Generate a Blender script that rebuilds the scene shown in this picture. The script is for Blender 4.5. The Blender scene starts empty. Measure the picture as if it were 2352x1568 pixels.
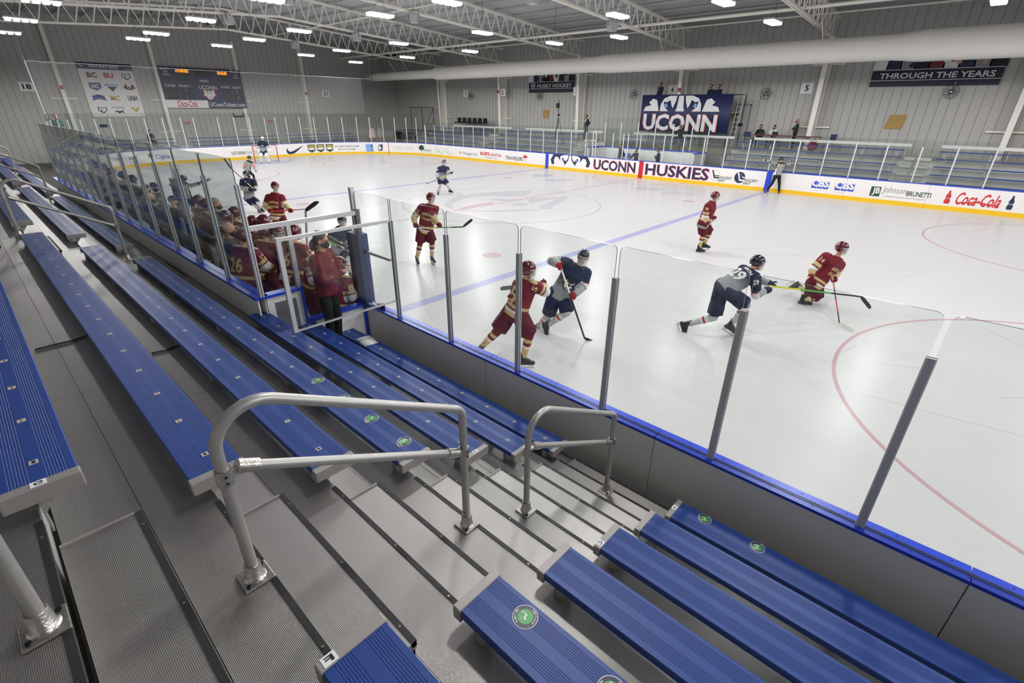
import bpy, bmesh, math, random
import numpy as np
from mathutils import Vector, Matrix
from mathutils.bvhtree import BVHTree
sc = bpy.context.scene
col = sc.collection
rnd = random.Random(7)
PI = math.pi
# ------------------------------------------------------------ camera, world, exposure
CP = Vector((16.185, -16.858, 3.988)); FOC = 1114.06
CR = Vector((0.73398101, 0.67911788, 0.00841326)); CU = Vector((-0.29949926, 0.31252685, 0.90145835)); CF = Vector((-0.60956711, 0.66417307, -0.43278408))
cam = bpy.data.cameras.new('camera'); cam.sensor_width = 36.0; cam.lens = FOC / 2352 * 36.0
cam.clip_start = 0.05; cam.clip_end = 200
co = bpy.data.objects.new('camera', cam); col.objects.link(co)
co.matrix_world = Matrix(((CR.x, CU.x, -CF.x, CP.x), (CR.y, CU.y, -CF.y, CP.y), (CR.z, CU.z, -CF.z, CP.z), (0, 0, 0, 1)))
sc.camera = co
w = bpy.data.worlds.new('world'); sc.world = w; w.use_nodes = True
w.node_tree.nodes['Background'].inputs[0].default_value = (.5, .55, .6, 1); w.node_tree.nodes['Background'].inputs[1].default_value = .2
sc.view_settings.view_transform = 'Standard'; sc.view_settings.look = 'None'; sc.view_settings.gamma = 1; sc.view_settings.use_curve_mapping = False
sc.view_settings.exposure = 0.0
LAMP_W = 455.0
try:
    sc.cycles.transparent_max_bounces = 40; sc.cycles.max_bounces = 8; sc.cycles.sample_clamp_indirect = 4
except Exception: pass

def hit(px, py, ax, val):
    d = CF + CR * ((px - 1176) / FOC) + CU * (-(py - 784) / FOC)
    return CP + d * ((val - CP[ax]) / d[ax])
def proj(P):
    d = Vector(P) - CP; z = d.dot(CF)
    return 1176 + FOC * d.dot(CR) / z, 784 - FOC * d.dot(CU) / z
# ------------------------------------------------------------ materials
M = {}
def lin(c):
    return tuple((x / 255 / 12.92) if x <= 10 else ((x / 255 + .055) / 1.055) ** 2.4 for x in c)
def mat(name, rgb, rough=.5, metal=0.0, var=.06, scale=6.0, bump=0.0, bscale=40.0, spec=.5, coat=0.0, stretch=None, emit=0.0):
    m = bpy.data.materials.new(name); m.use_nodes = True; nt = m.node_tree; N = nt.nodes; L = nt.links
    b = N['Principled BSDF']; c = lin(rgb)
    b.inputs['Roughness'].default_value = rough; b.inputs['Metallic'].default_value = metal
    b.inputs['Specular IOR Level'].default_value = spec; b.inputs['Coat Weight'].default_value = coat
    b.inputs['Coat Roughness'].default_value = .08
    tc = N.new('ShaderNodeTexCoord'); mp = N.new('ShaderNodeMapping'); L.new(tc.outputs['Object'], mp.inputs[0])
    if stretch: mp.inputs['Scale'].default_value = stretch
    nz = N.new('ShaderNodeTexNoise'); nz.inputs['Scale'].default_value = scale; nz.inputs['Detail'].default_value = 4
    L.new(mp.outputs[0], nz.inputs['Vector'])
    mx = N.new('ShaderNodeMix'); mx.data_type = 'RGBA'
    mx.inputs[6].default_value = (*[x * (1 - var) for x in c], 1); mx.inputs[7].default_value = (*[min(1, x * (1 + var)) for x in c], 1)
    L.new(nz.outputs['Fac'], mx.inputs[0]); L.new(mx.outputs[2], b.inputs['Base Color'])
    if bump:
        n2 = N.new('ShaderNodeTexNoise'); n2.inputs['Scale'].default_value = bscale; L.new(mp.outputs[0], n2.inputs['Vector'])
        bp = N.new('ShaderNodeBump'); bp.inputs['Strength'].default_value = bump; bp.inputs['Distance'].default_value = .01
        L.new(n2.outputs['Fac'], bp.inputs['Height']); L.new(bp.outputs[0], b.inputs['Normal'])
    if emit:
        b.inputs['Emission Color'].default_value = (*c, 1); b.inputs['Emission Strength'].default_value = emit
    M[name] = m; return m
def ribbed(name, rgb, rough, metal, axis, pitch, strength, var=.1):
    """metal sheet with straight ribs running along the other horizontal axis"""
    m = mat(name, rgb, rough, metal, var, 3.0, stretch=(.35, 1, 1)); nt = m.node_tree; N = nt.nodes; L = nt.links
    sp = N.new('ShaderNodeSeparateXYZ'); L.new(N['Texture Coordinate'].outputs['Object'], sp.inputs[0])
    mu = N.new('ShaderNodeMath'); mu.operation = 'MULTIPLY'; mu.inputs[1].default_value = 2 * PI / pitch; L.new(sp.outputs[axis], mu.inputs[0])
    sn = N.new('ShaderNodeMath'); sn.operation = 'SINE'; L.new(mu.outputs[0], sn.inputs[0])
    pw = N.new('ShaderNodeMath'); pw.operation = 'POWER'; ab = N.new('ShaderNodeMath'); ab.operation = 'ABSOLUTE'
    L.new(sn.outputs[0], ab.inputs[0]); L.new(ab.outputs[0], pw.inputs[0]); pw.inputs[1].default_value = .35
    bp = N.new('ShaderNodeBump'); bp.inputs['Strength'].default_value = strength; bp.inputs['Distance'].default_value = .004
    L.new(pw.outputs[0], bp.inputs['Height']); L.new(bp.outputs[0], N['Principled BSDF'].inputs['Normal'])
    return m
mat('ice', (204, 202, 203), .27, 0, .06, .35, bump=.12, bscale=3.0, spec=.07, stretch=(1, .35, 1))
mat('white_board', (228, 225, 223), .35, 0, .02, 1.5)
mat('board_back', (236, 233, 227), .55, 0, .06, 2.0)
mat('yellow', (232, 186, 20), .4, 0, .05, 3)
mat('blue_cap', (38, 70, 205), .3, 0, .05, 3)
mat('red_panel', (190, 30, 45), .4)
mat('line_blue', (166, 168, 204), .27, 0, .1, 1.2, spec=.07)
mat('line_red', (196, 172, 176), .27, 0, .08, 1.2, spec=.07)
mat('dot_red', (198, 172, 175), .27, 0, .05, 1.2, spec=.07)
mat('line_thin', (181, 182, 190), .27, 0, .04, 1.2, spec=.07)
mat('line_end', (192, 156, 163), .27, 0, .12, 1.2, spec=.07)
mat('crease', (174, 182, 208), .27, 0, .05, 1.2, spec=.07)
mat('logo_ice', (188, 188, 194), .27, 0, .08, 1.6, spec=.07)
mat('scuff', (204, 204, 207), .3, 0, .03, 3)
mat('aluminium', (180, 178, 176), .38, .75, .1, 5)
mat('alu_post', (196, 197, 201), .42, .15, .06, 9)
mat('dark_post', (110, 112, 116), .4, .15, .06, 9)
mat('frame_alu', (196, 196, 198), .4, .15, .05, 9)
mat('white_post', (205, 205, 208), .4, .2, .03, 5)
mat('galv', (166, 164, 161), .4, .5, .1, 30)
mat('galv_cast', (178, 175, 170), .3, .85, .08, 40, bump=.2, bscale=90)
mat('cap_grey', (158, 153, 151), .5, .3, .06, 20)
mat('seat_blue', (30, 64, 138), .45, 0, .07, 14, bump=.05, bscale=300)
mat('seat_blue_dark', (22, 42, 104), .4, .1, .07, 14)
ribbed('tread', (160, 157, 154), .33, .85, 1, .0105, .35)
ribbed('tread_step', (168, 165, 162), .36, .8, 1, .012, .3)
mat('riser', (182, 181, 178), .45, .35, .1, 2)
mat('nosing', (44, 43, 43), .6, .1, .15, 40)
mat('rubber', (26, 26, 28), .7)
mat('plate', (196, 186, 170), .5)
mat('white_paper', (235, 235, 235), .6)
mat('ink', (20, 20, 22), .6)
mat('white_ink', (225, 225, 225), .5)
mat('navy', (30, 38, 78), .55); mat('pad_blue', (46, 60, 108), .5)
mat('navy_dark', (20, 25, 52), .5)
mat('sticker_green', (64, 160, 78), .4)
mat('sticker_navy', (26, 32, 60), .4)
mat('concrete', (120, 118, 112), .8, 0, .12, 1.5)
mat('wall_rib', (136, 135, 132), .6)
mat('wall_paint', (184, 182, 178), .55, 0, .05, .35)
mat('ceiling', (176, 177, 178), .7, 0, .22, .6, stretch=(.25, 1, 1))
mat('steel_cream', (244, 242, 232), .5, 0, .05, 2)
mat('duct', (250, 248, 240), .8, 0, .03, 2, bump=.1, bscale=4)
mat('lamp_body', (190, 190, 190), .5)
mat('lamp_on', (255, 255, 252), .5, emit=6.0)
mat('banner_navy', (33, 42, 86), .6, 0, .08, 2)
mat('grey_text', (140, 140, 145), .6)
mat('red_text', (196, 40, 50), .5)
mat('orange_text', (205, 110, 70), .5)
mat('blue_text', (46, 90, 175), .5)
mat('green_text', (60, 140, 85), .5)
mat('pale_green', (188, 214, 170), .5)
mat('dark_green', (28, 70, 52), .5)
mat('gold_text', (186, 158, 70), .5)
mat('maroon_text', (110, 30, 40), .5)
mat('purple_text', (84, 62, 140), .5)
mat('sky_text', (120, 165, 215), .5)
mat('cbs_blue', (58, 84, 190), .45)
mat('amber_led', (255, 150, 30), .5, emit=1.6)
mat('plywood', (176, 142, 84), .7, 0, .15, 8)
mat('black', (18, 18, 20), .6)
mat('dark_cloth', (28, 29, 33), .85)
mat('black_metal', (40, 42, 46), .4, .6)
mat('red_metal', (176, 40, 48), .4)
def glass(name, tint, gl=.12):
    m = bpy.data.materials.new(name); m.use_nodes = True; nt = m.node_tree; N = nt.nodes; L = nt.links
    N.remove(N['Principled BSDF']); out = N['Material Output']
    t = N.new('ShaderNodeBsdfTransparent'); t.inputs[0].default_value = (*tint, 1)
    g = N.new('ShaderNodeBsdfGlossy'); g.inputs['Roughness'].default_value = .03
    lw = N.new('ShaderNodeLayerWeight'); lw.inputs[0].default_value = .5
    pw = N.new('ShaderNodeMath'); pw.operation = 'POWER'; pw.inputs[1].default_value = 5; L.new(lw.outputs['Facing'], pw.inputs[0])
    f = N.new('ShaderNodeMath'); f.operation = 'MULTIPLY_ADD'; f.inputs[1].default_value = .75; f.inputs[2].default_value = .035; L.new(pw.outputs[0], f.inputs[0])
    nz = N.new('ShaderNodeTexNoise'); nz.inputs['Scale'].default_value = 2.5
    cr = N.new('ShaderNodeMath'); cr.operation = 'MULTIPLY'; cr.inputs[1].default_value = .25
    ad = N.new('ShaderNodeMath'); ad.operation = 'ADD'; ad.inputs[1].default_value = .88
    L.new(nz.outputs[0], cr.inputs[0]); L.new(cr.outputs[0], ad.inputs[0])
    mu = N.new('ShaderNodeMath'); mu.operation = 'MULTIPLY'; L.new(f.outputs[0], mu.inputs[0]); L.new(ad.outputs[0], mu.inputs[1])
    mx = N.new('ShaderNodeMixShader'); L.new(mu.outputs[0], mx.inputs[0]); L.new(t.outputs[0], mx.inputs[1]); L.new(g.outputs[0], mx.inputs[2])
    L.new(mx.outputs[0], out.inputs[0]); M[name] = m
glass('glass', (.945, .965, .955)); glass('glass_far', (.93, .96, .95)); glass('visor', (.80, .84, .88)); glass('glass_bench', (.80, .84, .83))  # bench glass tinted darker to imitate the dark stand reflected in it
mat('glass_edge', (70, 84, 82), .2)
def plastic():
    m = M['visor']; nt = m.node_tree; N = nt.nodes; L = nt.links; o = N['Material Output']; src = o.inputs[0].links[0].from_socket
    d = N.new('ShaderNodeBsdfDiffuse'); d.inputs[0].default_value = (.85, .88, .92, 1); x = N.new('ShaderNodeMixShader'); x.inputs[0].default_value = .2
    L.new(src, x.inputs[1]); L.new(d.outputs[0], x.inputs[2]); L.new(x.outputs[0], o.inputs[0])
plastic()
def pattern(name, rough=.7, spec=.3):
    """cloth whose dye colours are stored per face"""
    m = bpy.data.materials.new(name); m.use_nodes = True; nt = m.node_tree; N = nt.nodes; L = nt.links
    b = N['Principled BSDF']; b.inputs['Roughness'].default_value = rough; b.inputs['Specular IOR Level'].default_value = spec
    a = N.new('ShaderNodeAttribute'); a.attribute_name = 'dye'
    nz = N.new('ShaderNodeTexNoise'); nz.inputs['Scale'].default_value = 30; tc = N.new('ShaderNodeTexCoord'); L.new(tc.outputs['Object'], nz.inputs['Vector'])
    mx = N.new('ShaderNodeMix'); mx.data_type = 'RGBA'; mx.blend_type = 'MULTIPLY'; mx.inputs[0].default_value = .12
    L.new(a.outputs['Color'], mx.inputs[6]); L.new(nz.outputs['Fac'], mx.inputs[7]); L.new(mx.outputs[2], b.inputs['Base Color'])
    n2 = N.new('ShaderNodeTexNoise'); n2.inputs['Scale'].default_value = 8; L.new(tc.outputs['Object'], n2.inputs['Vector'])
    bp = N.new('ShaderNodeBump'); bp.inputs['Strength'].default_value = .7; bp.inputs['Distance'].default_value = .05
    L.new(n2.outputs['Fac'], bp.inputs['Height']); L.new(bp.outputs[0], b.inputs['Normal'])
    M[name] = m
pattern('cloth'); pattern('shell', .22, .6)
# ------------------------------------------------------------ mesh helpers
class MB:
    def __init__(s): s.v = []; s.f = []; s.m = []; s.sm = []
    def add(s, vs, fs, mi=0, smooth=False):
        o = len(s.v); s.v += [tuple(x) for x in vs]
        for f in fs: s.f.append(tuple(i + o for i in f)); s.m.append(mi); s.sm.append(smooth)
        return s
    def box(s, x0, x1, y0, y1, z0, z1, mi=0):
        v = [(x, y, z) for z in (z0, z1) for y in (y0, y1) for x in (x0, x1)]
        return s.add(v, [(0, 2, 3, 1), (4, 5, 7, 6), (0, 1, 5, 4), (2, 6, 7, 3), (0, 4, 6, 2), (1, 3, 7, 5)], mi)
    def prism(s, poly, fn, a, b, mi=0, smooth=False):
        """poly: 2-d outline; fn(u,v,t) -> point; swept from t=a to t=b"""
        n = len(poly); v = [fn(u, w_, a) for u, w_ in poly] + [fn(u, w_, b) for u, w_ in poly]
        f = [(i, (i + 1) % n, n + (i + 1) % n, n + i) for i in range(n)]
        s.add(v, f, mi, smooth); s.add(v, [tuple(range(n - 1, -1, -1)), tuple(range(n, 2 * n))], mi); return s
    def tube(s, pts, r, n=10, mi=0, caps=True, r2=None):
        pts = [Vector(p) for p in pts]; rings = []; k = len(pts)
        ref = None
        for i, p in enumerate(pts):
            d = (pts[min(i + 1, k - 1)] - pts[max(i - 1, 0)]).normalized()
            if ref is None or abs(ref.dot(d)) > .97: ref = Vector((0, 0, 1)) if abs(d.z) < .9 else Vector((1, 0, 0))
            a = ref - d * ref.dot(d); a.normalize(); b = d.cross(a); ref = a
            rr = r if r2 is None else r + (r2 - r) * i / (k - 1)
            if isinstance(r, (list, tuple)): rr = r[i]
            rings.append([p + (a * math.cos(2 * PI * j / n) + b * math.sin(2 * PI * j / n)) * rr for j in range(n)])
        v = [q for R in rings for q in R]
        f = [(i * n + j, i * n + (j + 1) % n, (i + 1) * n + (j + 1) % n, (i + 1) * n + j) for i in range(k - 1) for j in range(n)]
        s.add(v, f, mi, True)
        if caps: s.add(v, [tuple(range(n - 1, -1, -1)), tuple((k - 1) * n + j for j in range(n))], mi)
        return s
    def ball(s, c, r, n=8, mi=0):
        c = Vector(c); r = Vector(r) if not isinstance(r, (int, float)) else Vector((r, r, r)); v = []; f = []
        for i in range(n + 1):
            t = PI * i / n
            for j in range(2 * n): a = PI * j / n; v.append((c.x + r.x * math.sin(t) * math.cos(a), c.y + r.y * math.sin(t) * math.sin(a), c.z + r.z * math.cos(t)))
        for i in range(n):
            for j in range(2 * n): f.append((i * 2 * n + j, i * 2 * n + (j + 1) % (2 * n), (i + 1) * 2 * n + (j + 1) % (2 * n), (i + 1) * 2 * n + j))
        return s.add(v, f, mi, True)
    def build(s, name, mats, parent=None, bevel=0):
        me = bpy.data.meshes.new(name); me.from_pydata(s.v, [], s.f); me.update()
        for m_ in (mats if isinstance(mats, (list, tuple)) else [mats]): me.materials.append(M[m_] if isinstance(m_, str) else m_)
        if s.f:
            me.polygons.foreach_set('material_index', s.m); me.polygons.foreach_set('use_smooth', s.sm)
        o = bpy.data.objects.new(name, me); col.objects.link(o)
        if parent:
            o.parent = parent
        if bevel:
            md = o.modifiers.new('edge', 'BEVEL'); md.width = bevel; md.segments = 2; md.limit_method = 'ANGLE'
        return o
def tag(o, label, cat, group=None, kind=None):
    o['label'] = label; o['category'] = cat
    if group: o['group'] = group
    if kind: o['kind'] = kind
    return o
def structure(o): o['kind'] = 'structure'; return o
def empty(name, loc=(0, 0, 0), rz=0):
    o = bpy.data.objects.new(name, None); col.objects.link(o); o.location = loc; o.rotation_euler = (0, 0, rz); o.empty_display_size = .1
    return o
def thing(name, label, cat, loc=(0, 0, 0), rz=0, group=None): return tag(empty(name, loc, rz), label, cat, group)
def copy_tree(o, parent=None):
    c = o.copy(); col.objects.link(c)
    if parent: c.parent = parent
    for ch in o.children: copy_tree(ch, c)
    return c
NTH = ['first', 'second', 'third', 'fourth', 'fifth', 'sixth', 'seventh', 'eighth', 'ninth', 'tenth', 'eleventh', 'twelfth', 'thirteenth', 'fourteenth', 'fifteenth', 'sixteenth', 'seventeenth', 'eighteenth', 'nineteenth', 'twentieth', 'twenty-first', 'twenty-second', 'twenty-third', 'twenty-fourth', 'twenty-fifth', 'twenty-sixth', 'twenty-seventh', 'twenty-eighth', 'twenty-ninth', 'thirtieth', 'thirty-first', 'thirty-second', 'thirty-third', 'thirty-fourth', 'thirty-fifth', 'thirty-sixth', 'thirty-seventh', 'thirty-eighth', 'thirty-ninth', 'fortieth', 'forty-first', 'forty-second', 'forty-third', 'forty-fourth']
_G = {}
def glyphs(s, bold=0.0, res=2, shear=0.0, spacing=1.0):
    k = (s, bold, res, shear, spacing)
    if k not in _G:
        cu = bpy.data.curves.new('writing', 'FONT'); cu.body = s; cu.fill_mode = 'BOTH'; cu.offset = bold; cu.resolution_u = res; cu.shear = shear; cu.space_character = spacing
        o = bpy.data.objects.new('writing', cu); col.objects.link(o)
        dg = bpy.context.evaluated_depsgraph_get(); me = o.evaluated_get(dg).to_mesh()
        v = [(p.co.x, p.co.y) for p in me.vertices]; f = [tuple(p.vertices) for p in me.polygons]
        o.evaluated_get(dg).to_mesh_clear(); bpy.data.objects.remove(o); bpy.data.curves.remove(cu)
        x0 = min(a for a, b in v); x1 = max(a for a, b in v); y0 = min(b for a, b in v); y1 = max(b for a, b in v)
        _G[k] = ([((a - x0) / (x1 - x0), (b - y0) / (y1 - y0)) for a, b in v], f, (x1 - x0) / (y1 - y0))
    return _G[k]
def write(mb, s, fn, mi=0, bold=0.0, shear=0.0, res=2, spacing=1.0):
    """lettering fitted to the unit square, placed with fn(u,v)->point"""
    v, f, _ = glyphs(s, bold, res, shear, spacing)
    return mb.add([fn(a, b) for a, b in v], f, mi)
def shape(mb, poly, fn, mi=0):
    """flat outline (may be concave), triangulated"""
    from mathutils.geometry import tessellate_polygon
    tr = tessellate_polygon([[Vector((a, b, 0)) for a, b in poly]])
    return mb.add([fn(a, b) for a, b in poly], [tuple(t) for t in tr], mi)
# ------------------------------------------------------------ the hall
HW, XE, CRN = 12.83, 29.2, 8.53
XW0, XW1, YW = -37.4, 38.0, 21.0
structure(MB().box(XW0, XW1, -YW, YW, -.35, -.12).build('floor', 'concrete'))
def ribs(x0, x1, step, f, mb):
    x = x0
    while x < x1: f(mb, x); x += step
mb = MB().box(XW0 - .2, XW1 + .2, YW, YW + .2, -.2, 10.9)
structure(mb.build('wall_far', 'wall_paint'))
o = MB(); ribs(XW0 + .2, XW1, .45, lambda m, x: m.box(x, x + .022, YW - .012, YW, -.12, 9.2), o); 
a = o.build('wall_far_rib', 'wall_rib', bpy.data.objects['wall_far'])
structure(MB().box(XW0 - .2, XW1 + .2, -YW - .2, -YW, -.2, 10.9).build('wall_near', 'wall_paint'))
structure(MB().box(XW0 - .2, XW0, -YW, YW, -.2, 11).build('wall_scoreboard_end', 'wall_paint'))
o = MB(); ribs(-YW + .1, YW, .45, lambda m, y: m.box(XW0, XW0 + .012, y, y + .022, -.12, 10.2), o); o.build('wall_end_rib', 'wall_rib', bpy.data.objects['wall_scoreboard_end'])
structure(MB().box(XW1, XW1 + .2, -YW, YW, -.2, 11).build('wall_other_end', 'wall_paint'))
c = MB()
for s in (-1, 1):
    v = [(XW0 - .2, 0, 10.55), (XW1 + .2, 0, 10.55), (XW1 + .2, s * (YW + .2), 9.25), (XW0 - .2, s * (YW + .2), 9.25)]
    v += [(x, y, z + .2) for x, y, z in v]
    c.add(v, [(0, 1, 2, 3), (4, 5, 6, 7), (0, 1, 5, 4), (1, 2, 6, 5), (2, 3, 7, 6), (3, 0, 4, 7)])
structure(c.build('ceiling', 'ceiling'))
# ice with its paint
def outline(n=14, r=CRN, hw=HW, xe=XE):
    P = []
    for cx, cy, a0 in ((xe - r, hw - r, 0), (-(xe - r), hw - r, 90), (-(xe - r), -(hw - r), 180), (xe - r, -(hw - r), 270)):
        for i in range(n + 1): a = math.radians(a0 + 90 * i / n); P.append((cx + r * math.cos(a), cy + r * math.sin(a)))
    return P
ice = MB().prism(outline(), lambda u, v, t: (u, v, t), -.12, 0.0).build('floor_ice', 'ice'); structure(ice)
def on_ice(h): return lambda u, v: (u, v, h)
def strip(name, m, x0, x1, y0, y1, h=.0012): o = MB().add([(x0, y0, h), (x1, y0, h), (x1, y1, h), (x0, y1, h)], [(0, 1, 2, 3)]).build(name, m, ice); return o
def ring(name, m, cx, cy, r, w_, h=.0016, n=96, r0=None):
    v = []; f = []
    for i in range(n):
        a = 2 * PI * i / n; c_, s_ = math.cos(a), math.sin(a); v += [(cx + (r - w_) * c_, cy + (r - w_) * s_, h), (cx + r * c_, cy + r * s_, h)]
    for i in range(n): j = (i + 1) % n; f.append((2 * i, 2 * i + 1, 2 * j + 1, 2 * j))
    return MB().add(v, f).build(name, m, ice)
for x in (-7.73, 7.73): strip('blue_line', 'line_blue', x - .15, x + .15, -HW + .02, HW - .02)
cl = MB()
y = -HW + .1
while y < HW - .1:
    cl.add([(-.13, y, .0014), (.13, y, .0014), (.13, y + .2, .0014), (-.13, y + .2, .0014)], [(0, 1, 2, 3)]); y += .36
cl.build('centre_line', 'line_red', ice)
for x in (-25.85, 25.85): strip('goal_line', 'line_red', x - .03, x + .03, -11.2, 11.2)
ring('centre_circle', 'line_thin', 0, 0, 4.6, .07)
for x in (-19.77, 19.77):
    for y in (-6.75, 6.75):
        ring('faceoff_circle', 'line_end', x, y, 4.6, .06); ring('faceoff_dot', 'dot_red', x, y, .3, .3, n=40)
for x in (-6.05, 6.05):
    for y in (-6.75, 6.75): ring('faceoff_dot', 'dot_red', x, y, .3, .3, n=40)
arc = [(3.0 * math.cos(math.radians(a)), -HW + 3.0 * math.sin(math.radians(a))) for a in range(0, 181, 6)]
mb = MB()
for i in range(len(arc) - 1):
    for s in (1, -1):
        (x0, y0), (x1, y1) = arc[i], arc[i + 1]
        k = .983; q = [(x0, s * y0), (x1, s * y1), (x1 * k, s * (-HW + (y1 + HW) * k)), (x0 * k, s * (-HW + (y0 + HW) * k))]
        mb.add([(a, b, .0015) for a, b in q], [(0, 1, 2, 3)])
mb.build('referee_crease', 'line_end', ice)
mb = MB(); v = [(-25.82, 0, .0013)] + [(-25.82 + 1.85 * math.cos(math.radians(a)), 1.85 * math.sin(math.radians(a)), .0013) for a in range(-90, 91, 6)]
mb.add(v, [tuple(range(len(v)))]).build('goal_crease', 'crease', ice)
# faded dog-head emblem at centre ice: ears, brow, cheek and muzzle patches (seen from the near stands)
def pxz(u, v): return lambda: hit(u, v, 2, 0)
def ice_patch(name, pts, m='logo_ice', h=.0013):
    P = [hit(a, b, 2, 0) for a, b in pts]; mb = MB(); shape(mb, [(p.x, p.y) for p in P], on_ice(h), 0); return mb.build(name, m, ice)
def Z(l): return [(900 + a / 3.92, 330 + b / 3.92) for a, b in l]
ice_patch('ice_emblem', Z([(470, 560), (500, 510), (600, 468), (700, 455), (830, 440), (1000, 428), (1265, 422), (1230, 455), (1200, 470), (1020, 475), (860, 470), (720, 480), (600, 510), (540, 545), (560, 590), (520, 580)]))
ice_patch('ice_emblem', Z([(1200, 480), (1350, 488), (1500, 480), (1575, 468), (1590, 485), (1540, 520), (1450, 560), (1440, 585), (1350, 592), (1320, 560), (1390, 545), (1450, 515), (1500, 497), (1420, 500), (1330, 520), (1260, 545), (1230, 520)]))
ice_patch('ice_emblem', Z([(640, 590), (760, 598), (900, 600), (1050, 597), (1180, 592), (1330, 590), (1340, 597), (1180, 606), (1000, 613), (820, 612), (650, 604), (560, 592)]))
ice_patch('ice_emblem', Z([(860, 500), (960, 492), (1060, 500), (1180, 498), (1150, 515), (1040, 518), (930, 512)]))
ice_patch('ice_emblem', Z([(1060, 545), (1150, 530), (1240, 545), (1190, 560), (1100, 560)]))
ice_patch('ice_emblem_red', Z([(600, 585), (680, 560), (800, 540), (900, 528), (920, 538), (820, 556), (700, 580), (640, 592)]), 'line_red')
mb = MB()
for (u0, v0, u1, v1) in ((1270, 300, 1340, 272), (1340, 298, 1440, 275), (1390, 320, 1620, 335)):
    P = [hit(900 + a / 3.92, 330 + b / 3.92, 2, 0) for a, b in ((u0, v0), (u1, v0), (u1, v1), (u0, v1))]
    mb.add([(q.x, q.y, .0013) for q in P], [(0, 1, 2, 3)])
mb.build('ice_emblem_small', 'line_thin', ice)
o = ice_patch('ice_emblem_small', [(1452, 432), (1470, 428), (1500, 431), (1530, 433), (1520, 438), (1480, 437), (1460, 436)])
mb = MB(); write(mb, 'HOCKEY EAST', lambda u, v: tuple(hit(1520 + 85 * u, 446 - 6 * v + 3 * u, 2, .0013)), bold=.01); mb.build('ice_emblem_small', 'line_thin', ice)
# skate marks
mb = MB()
for i in range(170):
    x = rnd.uniform(-24, 24); y = rnd.uniform(-12.3, 12.3); a = rnd.uniform(0, PI); L_ = rnd.uniform(.4, 2.2); k = rnd.uniform(-.5, .5); w_ = rnd.uniform(.004, .012)
    for j in range(6):
        t0, t1 = j / 6 * L_, (j + 1) / 6 * L_
        p = [(x + t * math.cos(a + k * t), y + t * math.sin(a + k * t)) for t in (t0, t1)]
        n_ = (-math.sin(a + k * t0) * w_, math.cos(a + k * t0) * w_)
        mb.add([(p[0][0], p[0][1], .002), (p[1][0], p[1][1], .002), (p[1][0] + n_[0], p[1][1] + n_[1], .002), (p[0][0] + n_[0], p[0][1] + n_[1], .002)], [(0, 1, 2, 3)])
o = mb.build('skate_marks', 'scuff', ice); o['kind'] = 'stuff'
# ------------------------------------------------------------ lamps
LX = {9.35: (-26.5, -19.1, -12.0, -4.7, -.3, 7.45, 14.8, 22.2, 30), 3.6: (-23.9, -18.75, -12.1, -4.85, 3.16, 7.53, 15, 22.2, 30), -2.8: (-22.4, -17.3, -11.7, -4.4, -.1, 7.5, 15, 22.2, 30),
      -7.3: (-22.6, -18.9, -11.85, -4.83, 3, 7.5, 15, 22.2, 30), -12.75: (-25.1, -18.5, -11.9, 13.4, 20.5, 27)}
def make_lamp(label):
    t = thing('high_bay_lamp', label, 'ceiling lamp', group='high-bay lamps over the rink')
    MB().box(-.22, .22, -.62, .62, .02, .09).build('housing', 'lamp_body', t, .01)
    for k in range(4):
        y = -.45 + .3 * k
        MB().box(-.22, .22, y - .105, y + .105, -.085, .02).build('diffuser', 'lamp_on', t, .03)
    MB().tube([(0, -.4, .09), (0, 0, .55)], .006, 6).tube([(0, .4, .09), (0, 0, .55)], .006, 6).build('hanger', 'black_metal', t)
    la = bpy.data.lights.new('lamp_light', 'SPOT'); la.spot_size = math.radians(176); la.spot_blend = .2; la.shadow_soft_size = .25; la.energy = LAMP_W; la.color = (1, .995, .99)
    lo = bpy.data.objects.new('lamp_light', la); col.objects.link(lo); lo.parent = t; lo.location = (0, 0, -.36)
    return t
proto = None
ROWN = {9.35: 'farthest row, near the long duct', 3.6: 'second row from the duct', -2.8: 'third row from the duct', -7.3: 'fourth row from the duct', -12.75: 'row above the team bench'}
for y in LX:
    for i, x in enumerate(LX[y]):
        lb = 'white LED high-bay lamp, %s from the scoreboard in the %s' % (NTH[i], ROWN[y])
        o = make_lamp(lb) if proto is None else copy_tree(proto)
        proto = proto or o; o['label'] = lb
        o.location = (x, y, 7.5)
        MB().tube([(0, 0, .55), (0, 0, 10.56 - 1.3 * abs(y) / 21.2 - 7.5)], .008, 6).build('hanger_chain', 'black_metal', o)
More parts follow.
